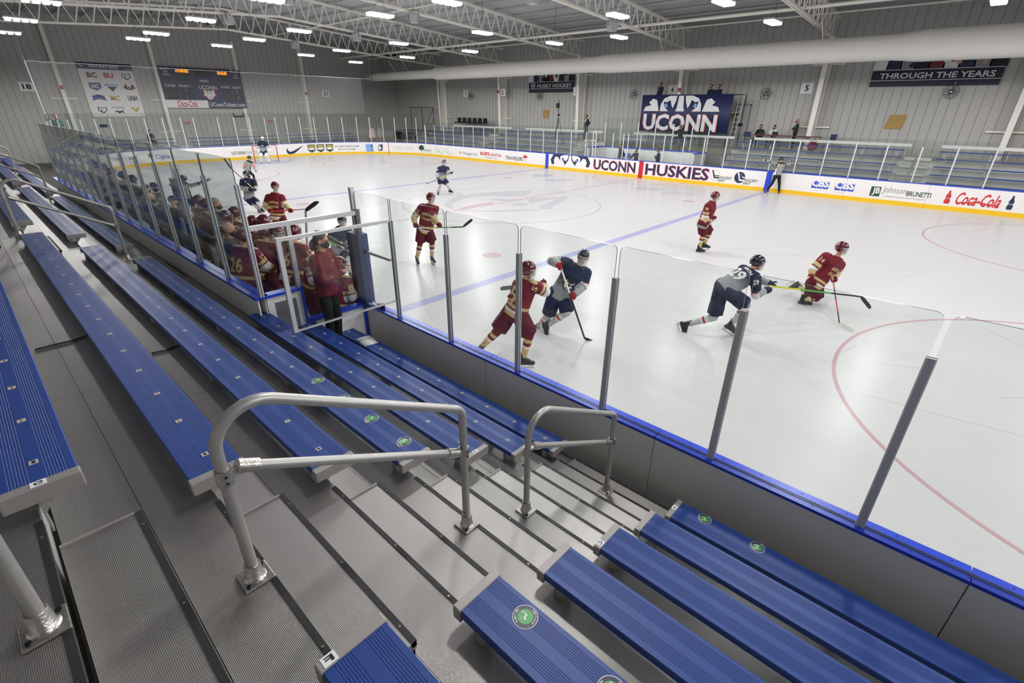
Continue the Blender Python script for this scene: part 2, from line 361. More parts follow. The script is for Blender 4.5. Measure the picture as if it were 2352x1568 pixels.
# ------------------------------------------------------------ roof trusses, columns
def zb(y): return 9.12 - abs(y) * .0622
def zt(y): return zb(y) + 1.28 - abs(y) * .012
TX = [-28.5, -19.6, -10.5, -1.6, 7.4, 16.5, 25.6, 34.0]
def beam(m, a, b, w_=.05, h=.05):
    a, b = Vector(a), Vector(b); d = (b - a).normalized(); s_ = Vector((1, 0, 0)) if abs(d.x) < .9 else Vector((0, 1, 0))
    n_ = d.cross(s_).normalized(); s_ = n_.cross(d)
    v = [p + s_ * (sx * w_) + n_ * (sn * h) for p in (a, b) for sx, sn in ((-1, -1), (1, -1), (1, 1), (-1, 1))]
    m.add(v, [(0, 1, 2, 3), (7, 6, 5, 4), (0, 4, 5, 1), (1, 5, 6, 2), (2, 6, 7, 3), (3, 7, 4, 0)])
def truss():
    t = empty('roof_truss')
    for nm, f in (('bottom_chord', zb), ('top_chord', zt)):
        m = MB()
        for s in (-1, 1):
            for dx in (-.08, .08): beam(m, (dx, 0, f(0)), (dx, s * 20.5, f(20.5)), .035, .05)
        m.build(nm, 'steel_cream', t)
    m = MB(); k = 0; ys = np.arange(-19.8, 19.81, .9)
    for i in range(len(ys) - 1):
        y0, y1 = ys[i], ys[i + 1]; ym = (y0 + y1) / 2
        beam(m, (0, y0, zb(y0)), (0, ym, zt(ym)), .03, .03); beam(m, (0, ym, zt(ym)), (0, y1, zb(y1)), .022, .022)
    m.build('web_bars', 'steel_cream', t)
    return t
tp = truss()
for i, x in enumerate(TX):
    t = tp if i == 0 else copy_tree(tp)
    t.location = (x, 0, 0); tag(t, 'cream steel roof truss spanning the rink, %s from the scoreboard wall' % NTH[i], 'roof truss', 'roof trusses')
def column(x, y, s, h, label):
    """tapered rigid-frame column: flange facing the rink, web going back to the wall"""
    t = thing('frame_column', label, 'column', (x, y, 0), group='frame columns')
    m = MB(); m.add([(-.13, 0, -.12), (.13, 0, -.12), (.13, s * .35 * -1, h), (-.13, s * .35 * -1, h), (-.13, s * .02, -.12), (.13, s * .02, -.12), (.13, s * .02 - s * .35, h), (-.13, s * .02 - s * .35, h)],
          [(0, 1, 2, 3), (4, 5, 6, 7), (0, 1, 5, 4), (1, 2, 6, 5), (2, 3, 7, 6), (3, 0, 4, 7)]); m.build('inner_flange', 'steel_cream', t)
    m = MB().box(-.012, .012, min(s * .02, s * .75), max(s * .02, s * .75), -.12, h)
    m.box(-.13, .13, min(s * .73, s * .75), max(s * .73, s * .75), -.12, h); m.build('web', 'steel_cream', t)
    m = MB()
    for z in (3.1, 6.55): m.box(-.9, .9, min(s * .55, s * .6), max(s * .55, s * .6), z - .05, z + .03)
    m.build('cross_arm', 'steel_cream', t); return t
cn = ['second', 'third', 'fourth', 'fifth', 'sixth', 'seventh', 'eighth']
for i, x in enumerate(TX[:-1]):
    column(x, 20.2, 1, 7.95, 'cream steel column against the far wall, %s from the scoreboard corner' % NTH[i])
for i, y in enumerate((-9.6, -3.1, 3.4, 9.7)):
    t = thing('wind_column', 'cream steel column on the scoreboard wall, %s from the team bench side' % NTH[i], 'column', (-37.4, y, 0), group='columns of the scoreboard wall')
    m = MB().box(.28, .30, -.12, .12, -.12, 9.2).box(.0, .28, -.012, .012, -.12, 9.2).box(0, .02, -.12, .12, -.12, 9.2); m.build('post', 'steel_cream', t)
    m = MB()
    for z in (1.9, 4.4, 6.75): m.box(.02, .07, -.8, .8, z - .03, z + .03)
    m.build('cross_arm', 'steel_cream', t)
# long pipes and purlins under the roof
for nm, y, z, r, lb in (('sprinkler_pipe', 14.2, 8.62, .085, 'thick cream pipe running the length of the hall above the duct'), ('sprinkler_pipe', 17.6, 8.75, .045, 'thin cream pipe nearer the far wall than the thick one'),
                        ('sprinkler_pipe', 4.6, 9.35, .045, 'thin cream pipe under the roof beside the ridge')):
    tag(MB().tube([(XW0, y, z), (XW1, y, z)], r, 10).build(nm, 'steel_cream'), lb, 'pipe')
m = MB()
for s in (-1, 1):
    for k in range(1, 12):
        y = s * (1.75 * k); m.box(XW0, XW1, y - .03, y + .03, 10.48 - abs(y) * .0613 - .09, 10.48 - abs(y) * .0613)
o = m.build('roof_purlins', 'ceiling'); structure(o); o.name = 'ceiling_purlin'
for i, (x, y) in enumerate(((-19.4, 5.3), (-10.3, -3.9), (-10.2, 3.4), (-1.4, 10.3), (-1.4, 3.5), (-28.2, 5.0), (-19.4, -3.2))):
    t = thing('loudspeaker', 'white cabinet loudspeaker slung under a roof truss, %s from the scoreboard along the trusses' % NTH[i], 'loudspeaker', (x, y, zb(y) - .35), .4 * i, 'hanging loudspeakers')
    MB().prism([(-.2, -.22), (.2, -.22), (.28, .22), (-.28, .22)], lambda u, v, k: (u, k, v), -.2, .2).build('cabinet', 'lamp_body', t, .01)
    MB().prism([(-.17, -.18), (.17, -.18), (.24, .18), (-.24, .18)], lambda u, v, k: (u, k, v), -.22, -.2).build('grille', 'white_post', t)
    MB().tube([(-.3, 0, .0), (-.3, 0, .4), (.3, 0, .4), (.3, 0, 0)], .015, 6).build('bracket', 'black_metal', t)
# fabric duct
t = thing('air_duct', 'long cream fabric air duct hung along the far side of the hall', 'air duct')
prof = [(-33.9, .36), (-33.2, .37), (-24.6, .38), (-24.1, .40), (-23.7, .52), (-14, .52), (-6.6, .49), (-5.9, .52), (-5.2, .57), (4, .57), (11.2, .56), (11.7, .60), (12.2, .66), (20, .66), (36, .66)]
m = MB().tube([(x, 16, 6.83 - .0 * x) for x, r in prof], [r for x, r in prof], 32); m.build('duct_skin', 'duct', t)
MB().tube([(-35.2, 16, 6.83), (-33.9, 16, 6.83)], .37, 24).build('metal_inlet', 'lamp_body', t)
for x in (-30, -27.9, -19, -10, -1, 8, 17, 26):
    m = MB().tube([(x, 16, 7.05), (x - .1, 15.2, 8.1)], .02, 6).tube([(x, 16, 6.45), (x, 16, 8.1)], .006, 5); m.build('hanger_strut', 'steel_cream', t)
# ------------------------------------------------------------ dasher boards around the ice
BH = 1.06
A_ = XE - CRN; ARC = CRN * PI / 2; EN = 2 * (HW - CRN)
def RP(s, off=0.0):
    """point on the board line s metres from the far-side centre (towards the scoreboard end), moved outward by off"""
    if s <= A_: return (-s, HW + off)
    s -= A_
    if s <= ARC:
        t = PI / 2 + s / CRN; return (-A_ + (CRN + off) * math.cos(t), HW - CRN + (CRN + off) * math.sin(t))
    s -= ARC
    if s <= EN: return (-XE - off, HW - CRN - s)
    s -= EN
    if s <= ARC:
        t = PI + s / CRN; return (-A_ + (CRN + off) * math.cos(t), -(HW - CRN) + (CRN + off) * math.sin(t))
    return (-A_ + s - ARC, -HW - off)
SN = A_ + ARC + EN + ARC      # start of the near straight
_S = [(-20 + .02 * i) for i in range(3900)]
_PX = [proj((*RP(s, .04), 1.06))[0] for s in _S[:3600]]
def s_at(px, lo=-20, hi=43):
    best = None
    for s, q in zip(_S, _PX):
        if lo <= s <= hi and (best is None or abs(q - px) < best[0]): best = (abs(q - px), s)
    return best[1]
def sweep(m, prof, s0, s1, mi=0):
    """outline (off, z) carried along the board line"""
    n = max(1, int(abs(s1 - s0) / .45)) if (s1 > A_ and s0 < SN) and not (s0 >= A_ + ARC and s1 <= A_ + ARC + EN) else 1
    k = len(prof); v = []
    for i in range(n + 1):
        s = s0 + (s1 - s0) * i / n
        for o_, z in prof: x, y = RP(s, o_); v.append((x, y, z))
    f = [(i * k + j, i * k + (j + 1) % k, (i + 1) * k + (j + 1) % k, (i + 1) * k + j) for i in range(n) for j in range(k)]
    f += [tuple(range(k)), tuple(n * k + j for j in range(k - 1, -1, -1))]
    m.add(v, f, mi)
def R4(a, b, c, d): return [(a, c), (b, c), (b, d), (a, d)]
def dasher(s0, s1, label, face='white_board', kick='yellow', capm='blue_cap', group=None):
    g = .004
    x, y = RP((s0 + s1) / 2, .06); t = thing('dasher_board', label, 'rink board', (0, 0, 0), group=group)
    m = MB(); sweep(m, R4(0, .03, .2, BH - .03), s0 + g, s1 - g); m.build('facing', face, t)
    m = MB(); sweep(m, R4(-.012, .03, .0, .2), s0 + g, s1 - g); m.build('kick_plate', kick, t)
    m = MB(); sweep(m, R4(-.014, .16, BH - .03, BH), s0 + g, s1 - g); m.build('top_cap', capm, t)
    m = MB(); sweep(m, R4(.13, .15, -.1, BH - .03), s0 + g, s1 - g); sweep(m, R4(.03, .13, .0, .05), s0 + g, s1 - g); m.build('back_panel', 'board_back', t)
    return t
DB = [(-20, -14.6, 'board with two bottles and red script lettering at the far right'), (-14.6, -11.35, 'board reading JohnsonBrunetti beside a green square'), (-11.35, -7.88, 'board with two blue three-letter squares right of the blue line'),
      (-7.58, -.16, 'board reading HUSKIES right of the red centre panel'), (.16, 7.58, 'board reading UCONN with eyes emblem left of red centre panel'), (7.88, 10.85, 'board reading TRAVELERS left of the far blue line'),
      (10.85, 13.6, 'board with red furniture lettering left of TRAVELERS'), (13.6, 16.1, 'board with handwritten sun lettering and star'), (16.1, 18.8, 'board with two pale green logos'), (18.8, 21.6, 'board with a dark green leaf emblem'),
      (21.6, 25.9, 'board with widely spaced jewelers lettering'), (25.95, 29.2, 'board with a coloured square and a blue box logo'), (29.2, 33.1, 'curved corner board with three shield emblems and ticket lettering'), (33.1, 36.3, 'end board with the blue tick emblem right of the net'),
      (36.3, 41.5, 'end board reading UCONN NATION behind the net'), (41.5, 46, 'white end board between the net and the corner'), (46, 49.5, 'corner board reading Cigna seen through the bench glass'), (49.5, 53.4, 'corner board with two UCONN marks seen through the bench glass')]
boards = {}
for s0, s1, lb in DB: boards[s0] = dasher(s0, s1, 'white rink ' + lb)
for s0, s1, m_, lb in ((-7.88, -7.58, 'blue_cap', 'narrow blue rink board panel at the blue line beside the linesman'), (-.16, .16, 'red_panel', 'narrow red rink board panel at the centre line'), (7.58, 7.88, 'blue_cap', 'narrow blue rink board panel left of the eyes emblem'), (25.9, 25.95, 'red_panel', 'thin red rink board strip at the far goal line')):
    dasher(s0, s1, lb, m_, m_)
dasher(53.4, SN + 12.1, 'white rink boards of the near corner behind the benches')
# near side, spectators' side in shade
NB = [(9.30, 12.16), (12.16, 14.57), (14.57, 16.97), (16.97, 19.4), (19.4, 20.67)]
# joints seen on the back of the near boards
for i, (a, b) in enumerate(NB):
    dasher(SN + A_ + a, SN + A_ + b - .0, 'grey-backed near rink board with blue cap, %s right of the team bench' % NTH[i])
for i, (a, b) in enumerate(((-8.5, -5.1), (-5.1, -.3), (-.3, .3), (.3, 4.2), (4.2, 9.3))):
    dasher(SN + A_ + a, SN + A_ + b, 'low rink board in front of the team benches, %s from the scoreboard end' % NTH[i])
# screws and joints line on the near caps
m = MB()
for i in range(34): m.tube([(9.6 + .33 * i, -HW - .02, BH), (9.6 + .33 * i, -HW - .02, BH + .002)], .007, 6)
for i in range(34): m.tube([(9.7 + .33 * i, -HW - .12, BH), (9.7 + .33 * i, -HW - .12, BH + .002)], .006, 6)
tag(m.build('cap_screws', 'black'), 'tiny dark screws along the near blue board cap', 'screws', kind='stuff')
tag(MB().box(9.3, 20.6, -HW - .075, -HW - .068, BH, BH + .0025).build('glass_channel', 'black'), 'thin dark glass channel along the near blue board cap', 'channel')
# ---- adverts on the far boards
def advert(bs, name, fn_list, m_):
    mb = MB()
    for f in fn_list: f(mb)
    return mb.build(name, m_, boards[bs])
def onb(sL, sR, z0, z1, o_=-.004): return lambda u, v: (*RP(sL + (sR - sL) * u, o_), z0 + (z1 - z0) * v)
def btext(bs, s, pL, pR, z0, z1, m_, bold=0.0, shear=0.0, spacing=1.0, o_=-.004, name='lettering'):
    sL, sR = s_at(pL), s_at(pR)
    mb = MB(); write(mb, s, onb(sL, sR, z0, z1, o_), bold=bold, shear=shear, spacing=spacing); return mb.build(name, m_, boards[bs])
def bshape(bs, polys, pL, pR, z0, z1, m_, name='emblem', o_=-.004):
    sL, sR = s_at(pL), s_at(pR); mb = MB()
    for P_ in polys: shape(mb, P_, onb(sL, sR, z0, z1, o_))
    return mb.build(name, m_, boards[bs])
btext(.16, 'UCONN', 1365, 1463, .25, .94, 'red_text', .035, o_=-.003); btext(.16, 'UCONN', 1366.5, 1461.5, .28, .91, 'navy', .02, o_=-.006)
btext(-7.58, 'HUSKIES', 1484.5, 1633, .24, .94, 'red_text', .035, o_=-.003); btext(-7.58, 'HUSKIES', 1486, 1631.5, .27, .91, 'navy', .02, o_=-.006)
EYE_L = [(0, .52), (.07, 1), (.34, 1), (.27, .9), (.24, .78), (.25, .62), (.26, .45), (.22, .62), (.2, .74), (.17, .82), (.11, .76), (.1, .64), (.13, .62), (.08, .56), (.1, .12), (.03, .12)]
EYE_L2 = [(.29, .72), (.33, .74), (.36, .6), (.39, .45), (.43, .6), (.45, .8), (.455, 1), (.475, 1), (.46, .6), (.42, .36), (.36, .1), (.355, .3), (.31, .5)]
mir = lambda P_: [(1 - a, b) for a, b in P_]
bshape(.16, [EYE_L, EYE_L2, mir(EYE_L), mir(EYE_L2)], 1266.5, 1357.5, .26, 1.03, 'navy')
bshape(.16, [[(.315, .6), (.34, .66), (.36, .58), (.345, .48), (.325, .5)], mir([(.315, .6), (.34, .66), (.36, .58), (.345, .48), (.325, .5)])], 1266.5, 1357.5, .26, 1.03, 'sky_text', o_=-.007)
circ = [(.5 + .5 * math.cos(2 * PI * i / 24), .5 + .5 * math.sin(2 * PI * i / 24)) for i in range(24)]
rg = lambda k: [(.5 + (a - .5) * k, .5 + (b - .5) * k) for a, b in circ]
stick = [(.15, .95), (.3, .95), (.5, .35), (.95, .35), (.95, .22), (.42, .2)]
bshape(-7.58, [circ], 1635, 1658, .32, .9, 'grey_text', o_=-.003); bshape(-7.58, [rg(.95)], 1635, 1658, .32, .9, 'white_board', o_=-.005)
bshape(-7.58, [stick, [(.3, .62), (.4, .62), (.55, .42), (.95, .42), (.95, .5), (.6, .5)]], 1635, 1658, .32, .9, 'ink', o_=-.007)
btext(-7.58, 'HOCKEY', 1658, 1687, .44, .58, 'ink', .015, .2); btext(-7.58, 'EAST', 1655.5, 1672, .28, .42, 'ink', .015, .2)
bshape(-7.58, [circ], 1691, 1716, .3, .9, 'navy', o_=-.003); bshape(-7.58, [stick, [(.42, .85), (.5, .85), (.7, .5), (.95, .5), (.95, .6), (.72, .6)]], 1694, 1717, .3, .88, 'white_board', o_=-.006)
btext(-7.58, 'HOCKEY', 1716, 1747, .42, .56, 'ink', .015, .2); btext(-7.58, 'EAST', 1713.5, 1732, .26, .4, 'ink', .015, .2)
for a, b in ((1870, 1911), (1925, 1970)):
    w_ = (b - a) / 3
    bshape(-11.35, [[(k / 3 + .01, 0), ((k + 1) / 3 - .015, 0), ((k + 1) / 3 - .015, .95), (k / 3 + .01, .8)] for k in range(3)], a, b, .42, .82, 'cbs_blue', o_=-.003)
    btext(-11.35, 'CBS', a, b - 1, .5, .86, 'white_board', .045, o_=-.006)
    btext(-11.35, 'of a new company', a - 3, a + 20, .3, .33, 'grey_text', o_=-.004)
bshape(-14.6, [[(0, 0), (1, 0), (1, 1), (0, 1)]], 2008, 2031, .32, .76, 'dark_green'); btext(-14.6, 'JB', 2012, 2030, .36, .72, 'white_board', .03, o_=-.006, name='lettering')
btext(-14.6, 'Johnson', 2034, 2090, .44, .8, 'grey_text', 0, .15); btext(-14.6, 'BRUNETTI', 2091, 2148, .46, .68, 'dark_green', .02)
btext(-14.6, 'RETIREMENT & INVESTMENT SPECIALISTS', 2040, 2136, .33, .39, 'grey_text', 0, .1)
BOT = [(.1, 0), (.9, 0), (1, .2), (.85, .42), (.95, .58), (.7, .8), (.65, 1), (.35, 1), (.3, .8), (.05, .58), (.15, .42), (0, .2)]
bshape(-20, [BOT], 2181, 2195, .3, .86, 'red_text'); btext(-20, 'Coca-Cola', 2207, 2311, .3, .84, 'red_text', .02, .35)
bshape(-20, [[(.1, .3), (.5, .42), (1, .3), (.98, .24), (.5, .34), (.1, .22)]], 2207, 2311, .2, .9, 'red_text', o_=-.003)
bshape(-20, [BOT], 2327, 2343, .3, .86, 'navy')
btext(-20, 'Coca', 2183, 2193, .5, .56, 'white_board', 0, .2, o_=-.007); btext(-20, 'Coca', 2329, 2341, .5, .56, 'white_board', 0, .2, o_=-.007)
btext(7.88, 'TRAVELERS', 1161.5, 1203, .36, .62, 'ink', .01)
bshape(7.88, [[(0, .5), (.12, .78), (.5, 1), (.88, .78), (1, .5)], [(.47, .5), (.53, .5), (.53, .05), (.47, .05)], [(.35, .05), (.53, .05), (.53, .0), (.35, .0)]], 1202, 1213, .36, .82, 'red_text')
btext(10.85, "BOB'S", 1104, 1125, .5, .78, 'red_text', .04); btext(10.85, 'FURNITURE', 1126.5, 1152, .5, .68, 'red_text', .02); btext(10.85, 'MYBOBS.COM', 1115, 1142, .3, .4, 'ink', .0, 0, 1.2)
btext(10.85, 'DISCOUNT', 1131, 1148, .71, .77, 'grey_text')
btext(13.6, 'Mohegan Sun', 1063, 1096.5, .38, .62, 'ink', -.0, .3)
bshape(13.6, [[(.45, 0), (.55, 0), (.55, .4), (1, .45), (1, .55), (.55, .6), (.55, 1), (.45, 1), (.45, .6), (0, .55), (0, .45), (.45, .4)]], 1053, 1061, .42, .7, 'orange_text')
for a in (1000, 1021): btext(16.1, 'G', a, a + 8.5, .38, .78, 'pale_green', .01); btext(16.1, 'Gulf', a + 8, a + 19, .3, .56, 'pale_green', .0)
bshape(18.8, [[(0, .75), (.2, .95), (.5, 1), (.8, .95), (1, .75), (1, .45), (.7, .3), (.56, .4), (.54, 0), (.46, 0), (.45, .38), (.3, .3), (0, .45)]], 962, 974, .25, .9, 'dark_green'); btext(18.8, 'Select', 974, 991, .4, .62, 'ink', 0, .15); btext(18.8, 'PHYSICAL THERAPY', 972, 991, .3, .34, 'grey_text')
for a in (903, 928): btext(21.6, 'MICHAELS', a, a + 22, .6, .7, 'grey_text', 0, 0, 1.2); btext(21.6, 'JEWELERS', a + 1, a + 21, .4, .48, 'grey_text', 0, 0, 1.2)
bshape(25.95, [[(0, 0), (1, 0), (1, 1), (0, 1)]], 839, 856, .22, .88, 'sky_text', o_=-.003)
bshape(25.95, [[(.1, .5), (.35, .85), (.5, .55)], [(.1, .1), (.4, .1), (.35, .4)]], 839, 856, .22, .88, 'pale_green', o_=-.006); bshape(25.95, [[(.4, .05), (.6, .05), (.6, .4), (.85, .65), (.5, .85), (.3, .6), (.42, .4)]], 839, 856, .22, .88, 'red_text', o_=-.007)
bshape(25.95, [[(.65, .5), (.95, .6), (.9, .9), (.6, .85)], [(.65, .1), (.95, .1), (.95, .35)]], 839, 856, .22, .88, 'purple_text', o_=-.008)
bshape(25.95, [[(.15, 0), (.85, 0), (1, 1), (.35, 1), (.2, .75)], ], 865, 879, .3, .84, 'navy', o_=-.003); btext(25.95, 'b', 868, 875, .38, .76, 'white_board', .05, .2, o_=-.006)
btext(29.2, 'UCONNTICKETS.COM', 766, 823, .62, .76, 'ink', .02, 0, 1.1); btext(29.2, '877-AT-UCONN', 775, 815, .38, .5, 'ink', .02)
SH = [(0, 1), (1, 1), (.96, .25), (.5, 0), (.04, .25)]
for a in (704, 725, 746):
    bshape(29.2, [SH], a, a + 18, .22, .9, 'dark_green', o_=-.003); bshape(29.2, [[(.08, .66), (.92, .66), (.92, .9), (.08, .9)]], a, a + 18, .22, .9, 'gold_text', o_=-.005)
    bshape(29.2, [[(.1, .34), (.9, .34), (.9, .62), (.1, .62)]], a, a + 18, .22, .9, 'white_board', o_=-.005); btext(29.2, 'ARMY', a + 2, a + 16, .7, .82, 'dark_green', .02, o_=-.008); btext(29.2, 'GUARD', a + 2, a + 16, .47, .6, 'dark_green', .01, o_=-.008)
bshape(33.1, [[(.1, .75), (.02, .45), (.03, .2), (.12, .02), (.25, .0), (.45, .12), (1, .95), (.4, .38), (.25, .28), (.15, .32), (.1, .5)]], 654, 697, .18, .92, 'navy')
btext(36.3, 'UCONN', 528, 559, .38, .64, 'ink', .015, 0, 1.1); btext(36.3, 'NATION', 561, 598, .38, .64, 'grey_text', .0, 0, 1.1)
def s_at2(px): return min((abs(proj((*RP(s, 0), .55))[0] - px), s) for s in _S if 43 < s < 55)[1]
for (tx, a, b, z0, z1, m_, bd) in (('Cigna', 357, 390, .3, .72, 'blue_text', .01), ('UCONN', 296, 316, .5, .74, 'ink', .02), ('UCONN', 259, 279, .5, .74, 'ink', .02), ('HUSKIES', 299, 316, .3, .4, 'red_text', 0), ('HUSKIES', 262, 279, .3, .4, 'red_text', 0)):
    sL, sR = s_at2(a), s_at2(b); bs = 46 if sL < 49.5 else 49.5
    mb = MB(); write(mb, tx, onb(sL, sR, z0, z1), bold=bd); mb.build('lettering', m_, boards[bs])
sL, sR = s_at2(341), s_at2(353); mb = MB(); shape(mb, [(.45, 0), (.55, 0), (.56, .4), (.9, .5), (1, .8), (.7, 1), (.3, 1), (0, .8), (.1, .5), (.44, .4)], onb(sL, sR, .28, .82)); mb.build('emblem', 'green_text', boards[46])
# ------------------------------------------------------------ glass and posts
def pane_poly(L_, z0, z1, r=.05):
    P_ = [(0, z0), (L_, z0)]
    for i in range(5): a = PI / 2 * i / 4; P_.append((L_ - r + r * math.cos(a), z1 - r + r * math.sin(a)))
    for i in range(5): a = PI / 2 + PI / 2 * i / 4; P_.append((r + r * math.cos(a), z1 - r + r * math.sin(a)))
    return P_
def pane(a, b, z0, z1, label, group, gm='glass_far', th=.012, r=.05, name='glass_shield', inset=.0):
    a = Vector((*a[:2], 0)); b = Vector((*b[:2], 0)); d = (b - a); L_ = d.length; d.normalize(); n_ = Vector((-d.y, d.x, 0))
    if (n_.dot(a) > 0): n_ = -n_
    P_ = pane_poly(L_, z0, z1, r); k = len(P_)
    F = lambda u, v, t: a + d * u + n_ * t + Vector((0, 0, v))
    v = [F(u, w_, -th / 2) for u, w_ in P_] + [F(u, w_, th / 2) for u, w_ in P_]
    m = MB().add(v, [tuple(range(k)), tuple(range(2 * k - 1, k - 1, -1))], 0).add(v, [(i, (i + 1) % k, k + (i + 1) % k, k + i) for i in range(k)], 1)
    o = m.build(name, [gm, 'glass_edge']); tag(o, label, 'glass', group); return o
def post_mesh(m, h, w_=.055, d=.05):
    """two half-round aluminium jambs with the glass slot between them, hollow top"""
    for s in (-1, 1):
        P_ = [(-w_ / 2, s * .008), (w_ / 2, s * .008), (w_ / 2, s * d * .35), (w_ * .36, s * d * .5), (-w_ * .36, s * d * .5), (-w_ / 2, s * d * .35)]
        m.prism(P_, lambda u, v, t: (u, v, t), 0, h)
    m.box(-.007, .007, -.01, .01, 0, h - .01)
def make_post(name, h, m_, w_=.055, d=.05):
    m = MB(); post_mesh(m, h, w_, d); return m.build(name, m_)
# far side and scoreboard end
far_s = [-16.35, -15.1, -13.85, -12.56, -11.31, -10.08, -8.84, -7.59, -6.37]
S1 = [s_at(q) for q in (958.6, 978.8, 999, 1020, 1041.5, 1063, 1086.8, 1110.8, 1136, 1162, 1189.4, 1218)]
far_s += [-5.1, -3.85, -2.6, -1.35, .27, 1.16, 1.51, 2.28, 3.6, 3.85, 4.42, 5.67, 6.93, 8.18, 9.43, 10.7] + [9.43 + 1.25 * k for k in range(2, 11)] + [21.87]
end_s = [22.92, 24.01, 25.18, 26.33, 27.52, 28.68, 29.93, 31.16, 32.36, 33.59, 34.79, 35.71, 36.59, 37.8, 38.99, 40.19, 41.9, 42.75, 43.95, 45.15, 46.35, 47.55, 48.7, 49.9, 51.1, 52.3, 53.5, 54.8]
pp = make_post('glass_post', 1.52, 'white_post'); pe = make_post('glass_post', 2.1, 'white_post')
def place_post(o, s, lb, g, first):
    c = o if first else o.copy()
    if not first: col.objects.link(c)
    x, y = RP(s, .07); x2, y2 = RP(s + .01, .07); c.location = (x, y, BH); c.rotation_euler = (0, 0, math.atan2(y2 - y, x2 - x)); tag(c, lb, 'glass post', g); return c
for i, s in enumerate(sorted(far_s)): place_post(pp, s, 'white post of the far boards, %s from the right edge of the photo' % NTH[i], 'white glass posts of the far boards', i == 0)
for i, s in enumerate(sorted(end_s)): place_post(pe, s, 'taller white glass post around the scoreboard end, %s from the far side' % NTH[i], 'taller posts around the scoreboard end', i == 0)
fs = sorted(far_s)
for i in range(len(fs) - 1):
    if fs[i + 1] - fs[i] < .5: continue
    pane(RP(fs[i] + .02, .07), RP(fs[i + 1] - .02, .07), BH, 2.86, 'clear glass pane of the far boards, %s from the right edge' % NTH[i], 'glass panes of the far boards')
es = [21.87] + sorted(end_s)
for i in range(len(es) - 1):
    pane(RP(es[i] + .02, .07), RP(es[i + 1] - .02, .07), BH, 3.5, 'tall clear glass pane around the scoreboard end, %s from the far side' % NTH[i], 'tall glass panes around the scoreboard end', r=.02)
# near side, right of the bench
NX = [10.206, 11.417, 12.668, 13.911, 15.106, 16.299, 17.51, 18.72]
pn = make_post('glass_post', 1.485, 'alu_post', .062, .06)
for i, x in enumerate(NX):
    c = pn if i == 0 else pn.copy()
    if i: col.objects.link(c)
    c.location = (x, -HW - .09, BH); tag(c, 'grey aluminium post on the near blue board cap, %s right of the bench' % NTH[i], 'glass post', 'near glass posts')
for i, x in enumerate([9.30] + NX[:-1]):
    x1 = ([9.30] + NX)[i + 1]
    pane((x + (.018 if i else 0), -HW - .09), (x1 - .018, -HW - .09), BH + .005, 2.85, 'large clear pane above the near boards, %s right of the bench' % NTH[i], 'near glass panes', 'glass')
for i in range(3):
    x = -20.5 + 4.0 * i
    pane((x, -HW - .09), (x + 3.96, -HW - .09), BH, 2.86, 'glass pane beyond the benches towards the scoreboard, %s from the corner' % NTH[i], 'panes beyond the benches')
# ---- team bench box
t = thing('bench_enclosure', 'white and blue back and end walls of the near team bench', 'bench wall')
BY = -14.55
m = MB().box(-8.6, 9.32, BY - .06, BY - .04, -.1, 1.56).box(-8.6, 9.32, BY + .04, BY + .06, .2, 1.56); m.build('back_panel', 'board_back', t)
MB().box(-8.6, 9.34, BY - .09, BY + .09, 1.56, 1.6).build('blue_cap', 'blue_cap', t)
m = MB().box(9.24, 9.32, -14.5, -14.0, -.1, 1.56); m.build('end_panel', 'white_board', t)
MB().box(9.2, 9.35, -14.5, -14.0, 1.56, 1.6).build('blue_cap', 'blue_cap', t)
m = MB(); P_ = [(-14.39, 1.50), (-14.08, 1.50), (-14.08, 1.15), (-14.39, 1.15)]; m.box(9.32, 9.326, -14.39, -14.08, .98, 1.46); m.build('dark_window', 'dark_post', t)
m = MB().box(9.24, 9.32, -13.93, -12.99, -.1, 1.03); m.build('low_end_panel', 'white_board', t)
MB().box(9.2, 9.35, -13.93, -12.99, 1.03, 1.065).build('blue_cap', 'blue_cap', t)
MB().box(9.25, 9.345, -14.0, -13.96, .3, 1.62).build('blue_jamb', 'blue_cap', t); MB().box(9.25, 9.35, -13.03, -12.99, .1, 1.03).build('blue_jamb', 'blue_cap', t)
MB().box(-8.45, 9.2, -14.45, -13.03, .12, .26).build('floor_deck', 'rubber', t)
MB().box(-8.6, -8.5, -14.5, -12.99, -.1, 1.1).build('far_end_panel', 'white_board', t)
bx = [9.3 - 1.225 * k for k in range(15)]
pb = make_post('glass_post', 1.5, 'alu_post', .062, .06)
for i, x in enumerate(bx):
    c = pb if i == 0 else pb.copy()
    if i: col.objects.link(c)
    c.location = (x + .05, BY, 1.6); tag(c, 'grey post behind the team bench, %s from the low white end wall' % NTH[i], 'glass post', 'posts behind the team bench')
    if i: pane((x + .07, BY), (bx[i - 1] + .03, BY), 1.605, 3.41, 'tall glass pane behind the team bench, %s from the white end wall' % NTH[i - 1], 'glass behind the team bench', 'glass_bench')
# door frame above the end wall and the spectators' guard pane
t = thing('end_frame', 'grey framed opening above the end wall of the team bench', 'glass frame')
MB().box(9.27, 9.33, -14.5, -12.92, 2.5, 2.56).build('top_rail', 'frame_alu', t)
MB().box(9.27, 9.33, -14.03, -13.97, 1.06, 2.5).build('jamb', 'frame_alu', t)
MB().box(9.265, 9.335, -12.95, -12.88, 2.2, 2.58).build('jamb', 'dark_post', t)
pane((9.30, -14.5), (9.30, -14.03), 1.6, 2.5, 'narrow glass pane over the white end wall of the bench', None, 'glass', r=.01)
t = thing('guard_screen', 'tilting glass guard screen in grey frame above the first bench rows', 'glass screen')
MB().box(10.18, 10.22, -14.52, -12.95, 2.52, 2.56).build('top_rail', 'frame_alu', t)
MB().box(10.176, 10.224, -14.55, -14.495, 1.325, 2.565).build('side_post', 'frame_alu', t)
MB().box(10.185, 10.215, -14.50, -12.95, 1.325, 1.345).build('bottom_rail', 'frame_alu', t)
